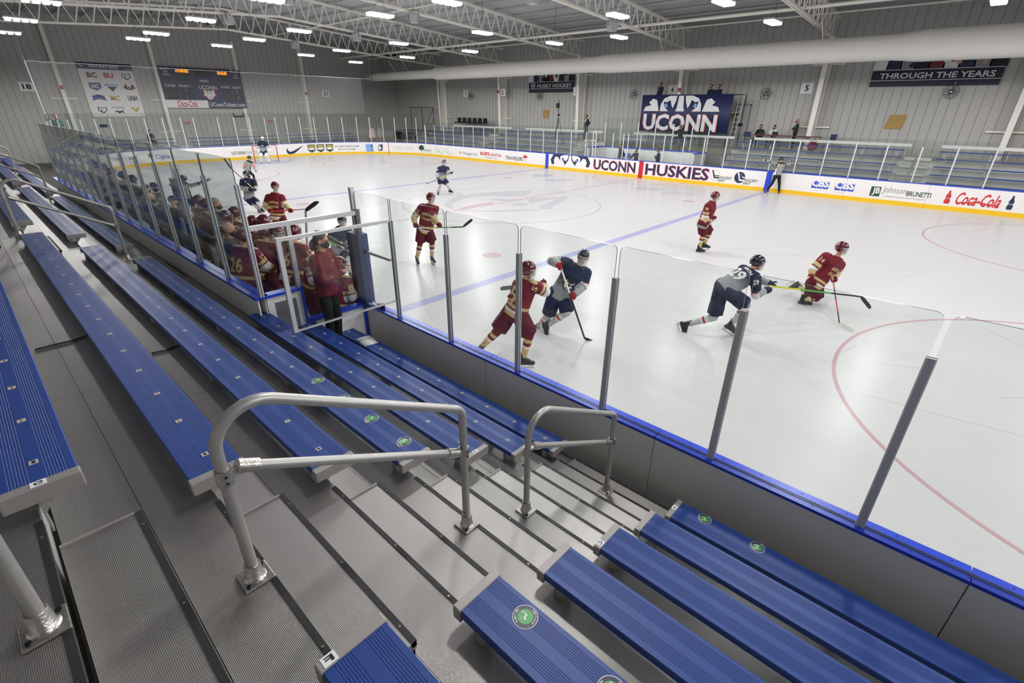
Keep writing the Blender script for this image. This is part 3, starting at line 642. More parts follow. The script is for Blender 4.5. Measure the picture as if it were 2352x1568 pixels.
o = pane((10.2, -14.49), (10.2, -12.95), 1.345, 2.52, 'x', None, 'glass', r=.005); o.parent = t
for k in ('label', 'category'): del o[k]
t = thing('padded_post', 'tall blue padded post at the near end of the team bench', 'padded post', (9.25, -12.93, 0))
MB().box(-.17, .17, -.09, .09, 1.03, 2.22).build('pad', 'pad_blue', t, .015); MB().box(-.03, .03, -.03, .03, 2.2, 2.9).build('post', 'alu_post', t)
MB().tube([(.17, .0, 1.95), (.22, .02, 1.95)], .03, 10).build('door_latch', 'black', t)
t = thing('padded_post', 'blue padded divider post between the two team benches', 'padded post', (.05, -12.93, 0))
MB().box(-.2, .2, -.1, .1, 1.03, 2.2).build('pad', 'pad_blue', t, .015); MB().box(-.03, .03, -.03, .03, 2.2, 2.62).build('post', 'alu_post', t)
tag(MB().box(9.52, 10.12, -12.945, -12.9, 1.93, 1.97).build('glass_bar', 'alu_post'), 'short grey bar fixed across the first near glass pane', 'bar')
t = thing('players_bench', 'long player bench inside the near bench box', 'bench', (0, 0, 0)); MB().box(-8.3, 9.1, -13.75, -13.45, .72, .77).build('seat', 'alu_post', t)
for i in range(8): MB().box(-8 + 2.4 * i, -7.95 + 2.4 * i, -13.7, -13.5, .3, .72).build('leg', 'alu_post', t)
# ------------------------------------------------------------ near bleachers
def nosey(i): return -12.81 - .61 * i
def tz(i): return .255 + .311 * i
def szz(i): return .703 + .311 * i
XR, XL, XA2R, XA2L = 15.0, 13.72, 6.05, 4.88
AISLES = [14.37, 5.46, -3.45, -12.36]
NR = 10
XEND = 22.5; XFAR = -19.0
ROWN2 = 'ABCDEFGHIJ'
for i in range(NR):
    t = thing('bleacher_deck', 'ribbed aluminium footboard deck of seat row %s in the near stand' % ROWN2[i], 'bleacher deck')
    y1 = nosey(i); y0 = nosey(i + 1); z = tz(i)
    if i < 3: xs = [9.36 if i < 3 else XFAR, 11.9, XEND]
    else: xs = [XFAR, -14.9, -7.4, -1, 5.5, 11.9, 18.2, XEND]
    if i == 0: y1 = -13.0
    for a, b in zip(xs[:-1], xs[1:]):
        ym = y0 + (y1 - y0) * .52
        m = MB()
        m.box(a + .002, b - .002, ym + .0015, y1, z - .045, z).box(a + .002, b - .002, y0, ym - .0015, z - .045, z); m.build('plank', 'tread', t)
    if i: MB().box(xs[0], XEND, y1 - .03, y1 - .02, z - .311, z - .045).build('riser', 'riser', t)
    # black nosing and step boxes in the aisles
    for A in AISLES:
        if i < 3 and A != 14.37: continue
        if i:
            MB().box(A - .62, A + .61, y1 - .022, y1 + .004, z - .03, z + .003).build('nosing', 'nosing', t)
            m = MB()
            for x in (-.5, 0.05, .5): m.tube([(A + x, y1 - .011, z + .003), (A + x, y1 - .011, z + .005)], .006, 8)
            m.build('screw', 'galv_cast', t)
    for j, A in enumerate(AISLES):
        if i < 3 and j: continue
        yb = nosey(i + 1); yf = yb + .30; zz = z + .1555
        st = thing('aisle_step', 'aluminium half step in front of row %s, %s aisle from the camera' % (ROWN2[i + 1] if i + 1 < 10 else 'K', NTH[j]), 'step', (A, yf, z), group='aisle half steps')
        m = MB().box(-.61, .65, -.29, 0, .11, .1555); m.build('tread', 'tread_step', st)
        m = MB().box(-.61, .65, -.02, -.008, 0, .11).box(-.61, -.6, -.28, -.01, 0, .11).box(.64, .65, -.28, -.01, 0, .11); m.build('side_panel', 'galv', st)
        MB().box(-.61, .65, -.022, .004, .125, .159).build('nosing', 'nosing', st)
        m = MB()
        for x in (-.5, .07, .55): m.tube([(x, -.011, .159), (x, -.011, .161)], .006, 8)
        m.build('screw', 'galv_cast', st)
        m = MB().box(-.615, -.60, -.29, -.02, .11, .162); m.build('edge_trim', 'cap_grey', st)
# benches
def seat_profile(w_=.254, h=.045):
    P_ = [(0, 0), (0, h - .006), (-.004, h)]
    for g0 in (.028, .150):
        for k in range(7):
            y = g0 + k * .0105; P_ += [(-y, h), (-y - .0015, h - .0013), (-y - .0035, h - .0013), (-y - .005, h)]
    P_ += [(-w_ + .004, h), (-w_, h - .006), (-w_, 0), (-w_ + .02, 0), (-w_ + .02, h - .012), (-.02, h - .012), (-.02, 0)]
    return P_
SP = seat_profile()
def bench(i, x0, x1, label, numbers=None, caps=(1, 1), joint=None, brackets=1.83, letter=None, distance=(), nm_from='right', first_off=.17):
    ys, z = -13.25 - .61 * i, szz(i)
    t = thing('bleacher_bench', label, 'bench', ((x0 + x1) / 2, ys, z - .045))
    cx = (x0 + x1) / 2; a, b = x0 - cx, x1 - cx
    segs = [(a, b)] if joint is None else [(a, joint - cx - .002), (joint - cx + .002, b)]
    for k, (p, q) in enumerate(segs):
        m = MB(); m.prism(SP, lambda u, v, tt: (tt, u, v), p + (.045 if (caps[0] and k == 0) else 0), q - (.045 if (caps[1] and k == len(segs) - 1) else 0)); m.build('seat_plank', 'seat_blue', t)
    for s, f in ((a, caps[0]), (b, caps[1])):
        if f:
            d = 1 if s == a else -1
            m = MB().box(min(s, s + d * .05), max(s, s + d * .05), -.262, .006, -.03, .049)
            c = m.build('end_cap', 'cap_grey', t, .006)
            if letter and ((letter[0] == 'L' and s == a) or (letter[0] == 'R' and s == b)):
                ym = letter[2]; xm = s + d * .024
                MB().box(xm - .021, xm + .021, ym - .026, ym + .026, .049, .0505).build('row_plate', 'white_paper', c)
                mb = MB(); e = -1 if d > 0 else 1
                write(mb, letter[1], lambda u, v: (xm + (v - .5) * .026 * -e * -1, ym + (u - .5) * .03 * e, .0512), bold=.03); mb.build('row_letter', 'ink', c)
    n = max(2, int((x1 - x0) / brackets) + 1)
    for k in range(n):
        x = a + .14 + (x1 - x0 - .28) * k / (n - 1)
        m = MB().box(x - .03, x + .03, -.235, -.03, -.012, 0).box(x - .028, x + .028, -.24, -.175, -.091, -.012)
        m.box(x - .028, x + .028, -.166, -.158, -.26, -.012).prism([(-.158, -.012), (-.05, -.012), (-.158, -.16)], lambda u, v, tt: (tt, u, v), x - .028, x - .022).prism([(-.158, -.012), (-.05, -.012), (-.158, -.16)], lambda u, v, tt: (tt, u, v), x + .022, x + .028)
        m.build('bracket', 'galv', t)
    if numbers:
        for k in range(numbers):
            xs_ = (b - .05 - first_off - .457 * k)
            if xs_ < a + .08: break
            pm = MB().box(xs_ - .018, xs_ + .018, -.142, -.110, .0452, .0462)
            o = pm.build('number_plate', 'plate', t)
            if (x1 + (xs_ - b)) > -1:
                mb = MB(); write(mb, str(k + 1), lambda u, v: (xs_ + (v - .5) * .024 * -1, -.126 + (u - .5) * (.013 if k < 9 else .022), .0466), bold=.02, res=1); mb.build('numeral', 'ink', o)
    for (px_, oy, worn) in distance:
        xs_ = px_ - cx; o = MB(); n_ = 28
        ring_ = lambda r: [(xs_ + r * math.cos(2 * PI * q / n_), oy + r * math.sin(2 * PI * q / n_)) for q in range(n_)]
        o.add([(u, v, .0455) for u, v in ring_(.058)], [tuple(range(n_))], 0); o.add([(u, v, .0460) for u, v in ring_(.055)], [tuple(range(n_))], 1); o.add([(u, v, .0465) for u, v in ring_(.036)], [tuple(range(n_))], 2)
        so = o.build('distance_sticker', ['white_ink', 'sticker_navy', 'sticker_green'], t)
        mb = MB()
        def arc_text(txt, a0, a1, flip):
            for q, chh in enumerate(txt):
                an = a0 + (a1 - a0) * q / (len(txt) - 1); c_, s_ = math.cos(an), math.sin(an)
                up = (c_, s_) if not flip else (-c_, -s_); rt = (s_, -c_) if not flip else (-s_, c_)
                r0 = .0455
                write(mb, chh, lambda u, v: (xs_ + c_ * r0 + rt[0] * (u - .5) * .007 + up[0] * (v - .5) * .009, oy + s_ * r0 + rt[1] * (u - .5) * .007 + up[1] * (v - .5) * .009, .0472), bold=.02, res=1)
        arc_text('MAINTAIN', PI * 1.42, PI * .98, False); arc_text('DISTANCE', PI * .44, -PI * .02, False)
        # seated figure and arrows
        fig = [(-.016, .008), (-.008, .014), (-.002, .004), (.012, .004), (.016, -.012), (.010, -.014), (.006, -.004), (-.006, -.005)]
        shape(mb, [(xs_ + v_, oy + u_) for u_, v_ in fig], lambda u, v: (u, v, .0472)); shape(mb, [(xs_ - .022 + .005 * math.cos(q), oy + .010 + .005 * math.sin(q)) for q in np.arange(0, 6.2, .7)], lambda u, v: (u, v, .0472))
        shape(mb, [(xs_ - .012, oy - .022), (xs_ + .004, oy - .016), (xs_ - .010, oy - .018), (xs_ - .012, oy - .010)], lambda u, v: (u, v, .0472))
        if worn:
            for q in range(3): shape(mb, [(xs_ - .03 + .012 * q, oy - .04), (xs_ - .026 + .012 * q, oy - .04), (xs_ - .016 + .012 * q, oy + .03), (xs_ - .02 + .012 * q, oy + .03)], lambda u, v: (u, v, .0470))
        mb.build('print', 'white_ink', so)
    return t
def dx(px, py, i): return hit(px, py, 2, szz(i)).x
nd = [(dx(733, 872, 3), -.075, 0), (dx(790, 913, 3), -.075, 1), (dx(857, 959, 3), -.075, 0), (dx(930, 1012, 3), -.075, 1)]
LJ = {3: 8.88, 4: 8.91, 5: 8.95}
for i in range(NR):
    r = ROWN2[i]
    bench(i, XR, XEND, 'blue bleacher bench of row %s, right of the near aisle' % r, caps=(1, 0), letter=('L', r, -.215) if r in 'FC' else (('L', r, -.12) if r == 'A' else None),
          distance=[(dx(1217, 1405, 4), -.075, 0), (dx(1420, 1563, 4), -.075, 1)] if i == 4 else ([(dx(1622, 1187, 0), -.06, 0), (dx(1744, 1249, 0), -.06, 1)] if i == 0 else ()))
    x0 = 9.17 if i < 3 else XA2R
    bench(i, x0, XL, 'blue bleacher bench of row %s, left of the near aisle' % r, numbers=(18 if i != 1 else 17), caps=(1 if i > 2 else 0, 1), joint=LJ.get(i, 8.9 if i > 2 else None), letter=('R', r, -.13) if r in 'CG' else None, distance=nd if i == 3 else ())
    if i >= 3:
        bench(i, -2.85, XA2L, 'blue bleacher bench of row %s, between the second and third aisles' % r, numbers=14 if i < 7 else None, caps=(1, 1), joint=1.0)
        bench(i, -11.75, -4.05, 'blue bleacher bench of row %s, between the third and fourth aisles' % r)
        bench(i, -18.8, -12.95, 'blue bleacher bench of row %s, beyond the fourth aisle' % r)
# handrails
def bend(pts, r, n=7):
    """round the corners of a polyline"""
    P_ = [Vector(p) for p in pts]; out = [P_[0]]
    for i in range(1, len(P_) - 1):
        a = (P_[i - 1] - P_[i]); b = (P_[i + 1] - P_[i]); ra = r[i - 1] if isinstance(r, (list, tuple)) else r
        a.normalize(); b.normalize(); ang = a.angle(b); tl = ra / math.tan(ang / 2)
        p0, p1 = P_[i] + a * tl, P_[i] + b * tl; c_ = P_[i] + (a + b).normalized() * (ra / math.sin(ang / 2))
        u, v = p0 - c_, p1 - c_; an = u.angle(v)
        for k in range(n + 1): q = k / n; out.append(c_ + (u * math.sin((1 - q) * an) + v * math.sin(q * an)) / math.sin(an))
    out.append(P_[-1]); return out
def handrail(x, iu, il, label, rb=.2):
    yu, yl = nosey(iu) - .06, nosey(il) - .055; zu, zl = tz(iu), tz(il)
    t = thing('aisle_handrail', label, 'handrail', (x, yl, zl)); o = Vector((x, yl, zl))
    R_ = .024
    L3 = lambda *q: Vector(q) - o
    pts = bend([L3(x, yu, zu + .06), L3(x, yu, zu + .945), L3(x, yl, zl + .91), L3(x, yl, zl + .06)], [.16, .09], 9)
    MB().tube(pts, R_, 16).build('top_rail', 'galv', t)
    a, b = L3(x, yu + .06, zu + .585), L3(x, yl - .06, zl + .63)
    MB().tube([a, b], R_ * .92, 14).build('mid_rail', 'galv', t)
    for (y, z, hz) in ((yu, zu, .565), (yl, zl, .60)):
        m = MB().box(-.062, .062, (y - yl) - .062, (y - yl) + .062, z - zl + .002, z - zl + .012); fl = m.build('base_flange', 'galv_cast', t, .003)
        MB().tube([L3(x, y, z + .012), L3(x, y, z + .02), L3(x, y, z + .085), L3(x, y, z + .09)], [.046, .036, .033, .030], 16).build('socket', 'galv_cast', fl)
        for sx in (-1, 1): MB().tube([L3(x + sx * .042, y - sx * .042, z + .012), L3(x + sx * .042, y - sx * .042, z + .02)], .009, 8).build('bolt', 'black_metal', fl)
        s_ = 1 if y == yu else -1
        c_ = MB().tube([L3(x, y, z + hz - .035), L3(x, y, z + hz + .04)], .031, 16); e = (b - a).normalized() * s_
        j = L3(x, y, z + hz); k = a if s_ > 0 else b
        c_.tube([j + Vector((0, s_ * .02, 0)), k + e * .01], .017, 8).tube([k - e * .01, k + e * .075], .029, 14); c_.build('clamp', 'galv_cast', t)
        MB().tube([j + Vector((.031, 0, .015)), j + Vector((.034, 0, .015))], .006, 6).tube([j + Vector((.031, 0, -.015)), j + Vector((.034, 0, -.015))], .006, 6).build('set_screw', 'black', t)
    return t
for j, A in enumerate(AISLES):
    for (iu, il, w_) in ((3, 1, 'lowest'), (6, 4, 'middle'), (9, 7, 'highest')):
        if j and il < 3: continue
        handrail(A, iu, il, 'grey tubular handrail, %s one in the %s aisle from the camera' % (w_, NTH[j]))
# ------------------------------------------------------------ far bleachers
def fy(i): return 13.18 + .61 * i
SEG = [(14.3, 21.5), (4.6, 12.85), (-3.6, 1.4), (-15.35, -7.0), (-24.9, -17.0)]
LOW = {1: (12.2, 12.0)}
def far_bench(i, x0, x1, label):
    y, z = fy(i), szz(i) - .0
    t = thing('bleacher_bench', label, 'bench', ((x0 + x1) / 2, y, z - .05)); h = (x1 - x0) / 2
    MB().box(-h, h, 0, .25, .01, .05).build('seat_plank', 'seat_blue_dark' if False else 'seat_blue', t)
    m = MB(); n = int(h * 2 / 1.83) + 1
    for k in range(n + 1): x = -h + .25 + (2 * h - .5) * k / n; m.box(x - .03, x + .03, .1, .16, -.39, .01)
    m.build('bracket', 'galv', t); return t
names = ['right of the far steps', 'beside the linesman', 'under the big banner', 'left of the penalty box', 'near the far corner']
for j, (x0, x1) in enumerate(SEG):
    for i in range(1, 6):
        if j == 2 and i < 4: continue
        far_bench(i, x0 + .16 * (5 - i) * 0, x1, 'far blue bench %s, %s row up from the boards' % (names[j], NTH[i - 1]))
for i in range(6):
    for (x0, x1, w_) in ((4.3, XEND, 'right of the penalty box'), (-25.4, -4.9, 'left of the penalty box')):
        y = fy(i) + .2; z = tz(i)
        t = thing('bleacher_deck', 'far aluminium footboard deck %s, %s level up' % (w_, NTH[i]), 'bleacher deck')
        MB().box(x0, x1, y - .4, y + (.2 if i < 5 else 3.3), z - .045, z).build('plank', 'aluminium', t)
        MB().box(x0, x1, y - .40, y - .385, z - .311, z - .045).build('riser', 'riser', t)
t = thing('walkway', 'concrete walkway behind the far bleachers below the banner', 'walkway'); MB().box(-4.88, 4.28, 16.1, 19.75, -.12, 1.81).box(-4.88, 4.28, 15.3, 16.1, -.12, 1.5).build('slab', 'concrete', t)
for j, x in enumerate((13.55, 3.0, -6.1, -16.2)):
    for i in range(1, 6):
        if j == 1: continue
        st = thing('aisle_step', 'aluminium half step of the far stand, %s aisle from the right, %s step up' % (NTH[j], NTH[i - 1]), 'step', (x, fy(i) - .35, tz(i)))
        MB().box(-.55, .55, 0, .3, .11, .155).build('tread', 'aluminium', st); MB().box(-.55, .55, 0, .012, 0, .11).build('side_panel', 'riser', st)
def far_rail(x, y0, z0, y1, z1, lb):
    t = thing('aisle_handrail', lb, 'handrail', (x, y0, z0))
    MB().tube(bend([(0, 0, 0), (0, 0, .95), (0, y1 - y0, z1 - z0 + .95), (0, y1 - y0, z1 - z0)], .12, 5), .024, 8).build('top_rail', 'galv', t)
    MB().tube([(0, 0, .5), (0, y1 - y0, z1 - z0 + .5)], .02, 8).build('mid_rail', 'galv', t)
for j, x in enumerate((13.55, 4.6, -5.6, -16.2, -25.2)):
    far_rail(x, fy(1) + .1, tz(1), fy(3) + .1, tz(3), 'far handrail over the steps, %s from the right' % NTH[j])
for j, (x0, x1) in enumerate(((4.53, 12.85), (14.14, 22), (-4.3, 3.27), (-15.3, -7.1), (-25.2, -17.0))):
    t = thing('drink_rail', 'long white counter rail behind the far benches, %s' % names[[1, 0, 2, 3, 4][j]], 'counter rail', ((x0 + x1) / 2, 19.2, 1.81)); h = (x1 - x0) / 2
    MB().box(-h, h, -.16, .16, .55, .6).box(-h, h, -.17, -.15, .47, .62).build('counter', 'white_board', t)
    m = MB(); n = int(h)
    for k in range(n + 1): x = -h + .2 + (2 * h - .4) * k / n; m.box(x - .025, x + .025, -.03, .03, 0, .55)
    m.build('leg', 'galv', t)
# ------------------------------------------------------------ people
V = Vector
def shell_capsule(a, b, ra, rb, n=12):
    a, b = V(a), V(b); d = b - a; L_ = d.length
    d = d / L_ if L_ > 1e-5 else V((0, 0, 1)); s_ = d.orthogonal().normalized(); t_ = d.cross(s_); v = []; f = []; R = []
    for k in range(5): an = -PI / 2 + PI / 2 * k / 4; R.append((a + d * (ra * math.sin(an)), max(1e-4, ra * math.cos(an))))
    for k in range(5): an = PI / 2 * k / 4; R.append((b + d * (rb * math.sin(an)), max(1e-4, rb * math.cos(an))))
    for c, r in R:
        for j in range(n): an = 2 * PI * j / n; v.append(c + (s_ * math.cos(an) + t_ * math.sin(an)) * r)
    for i in range(len(R) - 1):
        for j in range(n): f.append((i * n + j, i * n + (j + 1) % n, (i + 1) * n + (j + 1) % n, (i + 1) * n + j))
    f += [tuple(range(n - 1, -1, -1)), tuple((len(R) - 1) * n + j for j in range(n))]
    return v, f
def shell_ellipsoid(c, X, Y, Z_, n=10):
    c = V(c); v = []; f = []
    for i in range(n + 1):
        t = PI * i / n
        for j in range(2 * n): a = PI * j / n; v.append(c + X * (max(.001, math.sin(t)) * math.cos(a)) + Y * (max(.001, math.sin(t)) * math.sin(a)) + Z_ * math.cos(t))
    for i in range(n):
        for j in range(2 * n): f.append((i * 2 * n + j, (i + 1) * 2 * n + j, (i + 1) * 2 * n + (j + 1) % (2 * n), i * 2 * n + (j + 1) % (2 * n)))
    f += [tuple(range(2 * n)), tuple(n * 2 * n + j for j in range(2 * n - 1, -1, -1))]
    return v, f
def shell_loft(rings, n=20, p=2.4):
    """rings: (centre, side half-vector, front half-vector); rounded-box sections"""
    v = []; f = []
    for c, X, Y in rings:
        for j in range(n):
            a = 2 * PI * j / n; cx, cy = math.cos(a), math.sin(a)
            v.append(V(c) + V(X) * (math.copysign(abs(cx) ** (2 / p), cx)) + V(Y) * (math.copysign(abs(cy) ** (2 / p), cy)))
    k = len(rings)
    for i in range(k - 1):
        for j in range(n): f.append((i * n + j, i * n + (j + 1) % n, (i + 1) * n + (j + 1) % n, (i + 1) * n + j))
    f += [tuple(range(n - 1, -1, -1)), tuple((k - 1) * n + j for j in range(n))]
    return v, f
def meld(name, shells, voxel, m_, parent=None, smooth=4, dye=None, off=V((0, 0, 0))):
    """closed shells grown into one continuous surface"""
    mb = MB()
    for v, f in shells: mb.add([V(q) - off for q in v], f, 0, True)
    o = mb.build(name, m_, parent)
    r = o.modifiers.new('r', 'REMESH'); r.mode = 'VOXEL'; r.voxel_size = voxel
    if smooth: s_ = o.modifiers.new('s', 'SMOOTH'); s_.factor = .5; s_.iterations = smooth
    dg = bpy.context.evaluated_depsgraph_get(); me = bpy.data.meshes.new_from_object(o.evaluated_get(dg), preserve_all_data_layers=False, depsgraph=dg)
    old = o.data; o.modifiers.clear(); o.data = me; bpy.data.meshes.remove(old); me.name = name
    me.polygons.foreach_set('use_smooth', [True] * len(me.polygons))
    if not me.materials: me.materials.append(M[m_])
    if dye:
        n = len(me.vertices); cen = np.empty(n * 3); me.vertices.foreach_get('co', cen); cen = cen.reshape(-1, 3) + np.array(off)
        C_ = dye(cen); A = me.color_attributes.new('dye', 'FLOAT_COLOR', 'POINT'); cc = np.hstack([C_, np.ones((n, 1))]); A.data.foreach_set('color', cc.ravel())
    return o
def seg(P_, a, b):
    a, b = np.array(a), np.array(b); d = b - a; t = np.clip(((P_ - a) @ d) / (d @ d), -.3, 1.3); q = a + np.clip(t, 0, 1)[:, None] * d
    return t, np.linalg.norm(P_ - q, axis=1)
NPC = {k: np.array(lin(c)) for k, c in dict(maroon=(112, 20, 36), gold=(198, 178, 128), white=(226, 224, 220), navy=(30, 38, 66), grey=(150, 154, 160), lgrey=(186, 190, 194), red=(176, 24, 40), black=(22, 22, 24), orange=(240, 96, 40),
      skin=(205, 150, 120), dkmaroon=(88, 16, 30), charcoal=(52, 54, 60), khaki=(110, 104, 92), green=(58, 92, 80), steel=(90, 98, 110), cream=(206, 200, 188), brown=(60, 42, 32)).items()}
mat('skin', (214, 158, 130), .5, 0, .06, 12); mat('skin_b', (190, 136, 108), .5, 0, .06, 12)
mat('hair_dark', (40, 30, 26), .7, 0, .2, 60); mat('hair_grey', (150, 142, 132), .7, 0, .2, 60); mat('hair_brown', (78, 56, 42), .7, 0, .2, 60)
mat('eye_dark', (40, 30, 28), .3); mat('mask_black', (24, 25, 28), .8); mat('lips', (170, 100, 92), .5); mat('mask_blue', (70, 110, 170), .8)
mat('helmet_maroon', (84, 15, 27), .18, 0, .05, 5, coat=.6); mat('helmet_navy', (24, 30, 48), .18, 0, .05, 5, coat=.6); mat('helmet_black', (20, 20, 22), .2, 0, .05, 5, coat=.6); mat('helmet_white', (228, 228, 230), .2)
mat('skate_boot', (28, 28, 32), .4, 0, .1, 20); mat('skate_holder', (222, 222, 220), .4); mat('steel', (190, 192, 196), .15, 1.0)
mat('stick_black', (30, 30, 32), .35); mat('stick_yellow', (214, 204, 40), .35); mat('stick_red', (190, 60, 50), .35); mat('stick_white', (224, 222, 210), .5); mat('stick_green', (60, 170, 70), .35); mat('stick_grey', (130, 134, 134), .4)
mat('gold', (198, 178, 128), .7); mat('maroon_cloth', (108, 20, 34), .8); mat('laces', (215, 215, 210), .7); mat('pad_white', (228, 228, 226), .45)
def ortho(f_, u):
    f_ = (f_ - u * f_.dot(u)).normalized(); return f_
def head_parts(root, O, hd, fw, up, vox, skin, hair=None, mask=None, helmet=None, visor=True, glasses=False, cap=None, body_shells=None, chinbar=True):
    """head shells are added to body_shells; headgear become children"""
    up = up.normalized(); fw = ortho(fw, up); rt = fw.cross(up)
    B = body_shells
    B.append(shell_ellipsoid(hd + up * .02 - fw * .01, rt * .074, fw * .094, up * .108))
    B.append(shell_ellipsoid(hd - up * .055 + fw * .022, rt * .056, fw * .066, up * .066))
    B.append(shell_capsule(hd + fw * .092 - up * .0, hd + fw * .104 - up * .032, .010, .015, 8))
    for s in (-1, 1):
        B.append(shell_ellipsoid(hd + rt * (s * .078) - up * .012 - fw * .005, rt * .012, fw * .02, up * .032, 6))
        B.append(shell_ellipsoid(hd + rt * (s * .034) + fw * .078 + up * .022, rt * .022, fw * .012, up * .008, 6))
    def later():
        m = MB()
        for s in (-1, 1): v, f = shell_ellipsoid(hd + rt * (s * .032) + fw * .085 + up * .004 - O, rt * .014, fw * .008, up * .007, 5); m.add(v, f, 0, True)
        m.build('eyes', 'eye_dark', root)
        if not mask:
            v, f = shell_ellipsoid(hd + fw * .085 - up * .062 - O, rt * .022, fw * .008, up * .006, 5); MB().add(v, f, 0, True).build('mouth', 'lips', root)
        if mask:
            meld('face_mask', [shell_ellipsoid(hd + fw * .042 - up * .055, rt * .068, fw * .070, up * .056), shell_capsule(hd + rt * .07 - up * .03, hd - rt * .07 - up * .03, .012, .012)], min(vox, .012), mask, root, 2, off=O)
        if hair:
            sh = [shell_ellipsoid(hd + up * .045 - fw * .022, rt * .082, fw * .096, up * .098), shell_ellipsoid(hd - up * .01 - fw * .055, rt * .074, fw * .055, up * .07)]
            meld('hair', sh, min(vox, .012), hair, root, 2, off=O)
        if glasses:
            m = MB()
            for s in (-1, 1):
                c = hd + rt * (s * .033) + fw * .098 + up * .004 - O
                m.tube([c + rt * .024 * math.cos(a) + up * .019 * math.sin(a) for a in np.arange(0, 6.6, .6)], .0025, 5)
                m.tube([c + rt * (s * .024), hd + rt * (s * .078) + up * .002 - O], .0025, 5)
            m.build('glasses', 'black', root)
        if cap:
            g = MB(); v, f = shell_ellipsoid(hd + up * .05 - fw * .008 - O, rt * .085, fw * .104, up * .082, 8); g.add(v, f, 0, True)
            v, f = shell_ellipsoid(hd + up * .055 + fw * .12 - O, rt * .07, fw * .07, up * .008, 6); g.add(v, f, 0, True); g.build('cap', cap, root)
        if helmet:
            m = MB(); n, k = 20, 8; vs = []
            for i in range(k + 1):
                for j in range(n):
                    a = 2 * PI * j / n; fr = math.cos(a)
                    lim = 1.62 + .42 * (.5 - .5 * fr) + (.28 if abs(math.sin(a)) > .8 else 0) - .08 * max(0, fr)
                    t = lim * i / k
                    d_ = fw * (.124 * math.cos(a)) + rt * (.099 * math.sin(a))
                    vs.append(hd + up * .028 - fw * .01 + d_ * math.sin(t) + up * (.122 * math.cos(t)) - O)
            fs = [(i * n + j, (i + 1) * n + j, (i + 1) * n + (j + 1) % n, i * n + (j + 1) % n) for i in range(k) for j in range(n)]
            m.add(vs, fs, 0, True); h = m.build('helmet', helmet, root); sd = h.modifiers.new('s', 'SOLIDIFY'); sd.thickness = .012
            m = MB()
            for s in (-1, 1):
                for q in (0, 1, 2): c = hd + up * (.118 - .012 * q) + rt * (s * .045) + fw * (.05 - .045 * q) - O; m.tube([c, c + fw * .028], .006, 6)
                m.tube([hd + rt * (s * .088) - up * .03 - O, hd + rt * (s * .06) - up * .10 + fw * .04 - O, hd - up * .115 + fw * .065 - O], .005, 5)
            m.build('helmet_vents', 'black', h)
            if visor:
                m = MB(); vs = []; n, k = 12, 5
                for i in range(k + 1):
                    for j in range(n + 1):
                        a = (-1.15 + 2.3 * j / n); z = .055 - .165 * i / k
                        r_ = 1.0 - .12 * (i / k) ** 2
                        vs.append(hd + (fw * (.128 * math.cos(a)) + rt * (.105 * math.sin(a))) * r_ + up * z - O)
                fs = [(i * (n + 1) + j, i * (n + 1) + j + 1, (i + 1) * (n + 1) + j + 1, (i + 1) * (n + 1) + j) for i in range(k) for j in range(n)]
                m.add(vs, fs, 0, True); m.build('face_shield', 'visor', root)
                m = MB()
                for z, r_ in ((-.075, .94), (-.095, .90), (-.112, .86)):
                    m.tube([hd + (fw * (.13 * math.cos(a)) + rt * (.107 * math.sin(a))) * r_ + up * z - O for a in np.linspace(-1.1, 1.1, 9)], .0035, 5)
                m.tube([hd + (fw * (.13 * math.cos(a)) + rt * (.107 * math.sin(a))) + up * .05 - O for a in np.linspace(-1.2, 1.2, 9)], .004, 5)
                if chinbar: m.build('shield_frame', 'stick_white', root)
    return later
def foot_frame(kn, an, toe, ground):
    u = V((0, 0, 1)) if ground else (kn - an).normalized()
    d = ortho(toe - an, u); return u, d
def skate(root, O, kn, an, toe, ground, vox, side):
    u, d = foot_frame(kn, an, toe, ground); c = an - u * .02; w_ = u.cross(d)
    sh = [shell_capsule(c + u * .08 - d * .015, c - u * .02 - d * .03, .052, .046), shell_capsule(c - u * .055 - d * .06, c - u * .06 + d * .17, .04, .038), shell_capsule(c + u * .02, c - u * .04 + d * .12, .045, .038),
          shell_capsule(c + u * .11 - d * .05, c + u * .14 - d * .055, .02, .014), shell_capsule(c + u * .09 + d * .03, c + u * .12 + d * .05, .02, .012)]
    b = meld('skate', sh, max(.009, vox * .7), 'skate_boot', root, 2, off=O)
    F = lambda x, y, z: c + d * x + w_ * y + u * z - O
    def bx(m, x0, x1, y0, y1, z0, z1, tx=0):
        m.add([F(x0, y0, z0), F(x1, y0, z0), F(x1, y1, z0), F(x0, y1, z0), F(x0 - tx, y0, z1), F(x1 + tx, y0, z1), F(x1 + tx, y1, z1), F(x0 - tx, y1, z1)], [(0, 3, 2, 1), (4, 5, 6, 7), (0, 1, 5, 4), (1, 2, 6, 5), (2, 3, 7, 6), (3, 0, 4, 7)])
    m = MB(); bx(m, -.085, -.03, -.018, .018, -.13, -.09, .02); bx(m, .10, .17, -.018, .018, -.13, -.09, .02); bx(m, -.09, .19, -.007, .007, -.145, -.125); m.build('blade_holder', 'skate_holder', b)
    m = MB(); bx(m, -.10, .20, -.002, .002, -.16, -.142, -.02); m.build('steel_runner', 'steel', b)
    m = MB()
    for q in range(6): p_ = c + d * (.045 + .02 * q) + u * (.085 - .022 * q); m.tube([p_ - w_ * .022 - O, p_ + d * .006 + u * .004 - O, p_ + w_ * .022 - O], .003, 4)
    m.build('laces', 'laces', b)
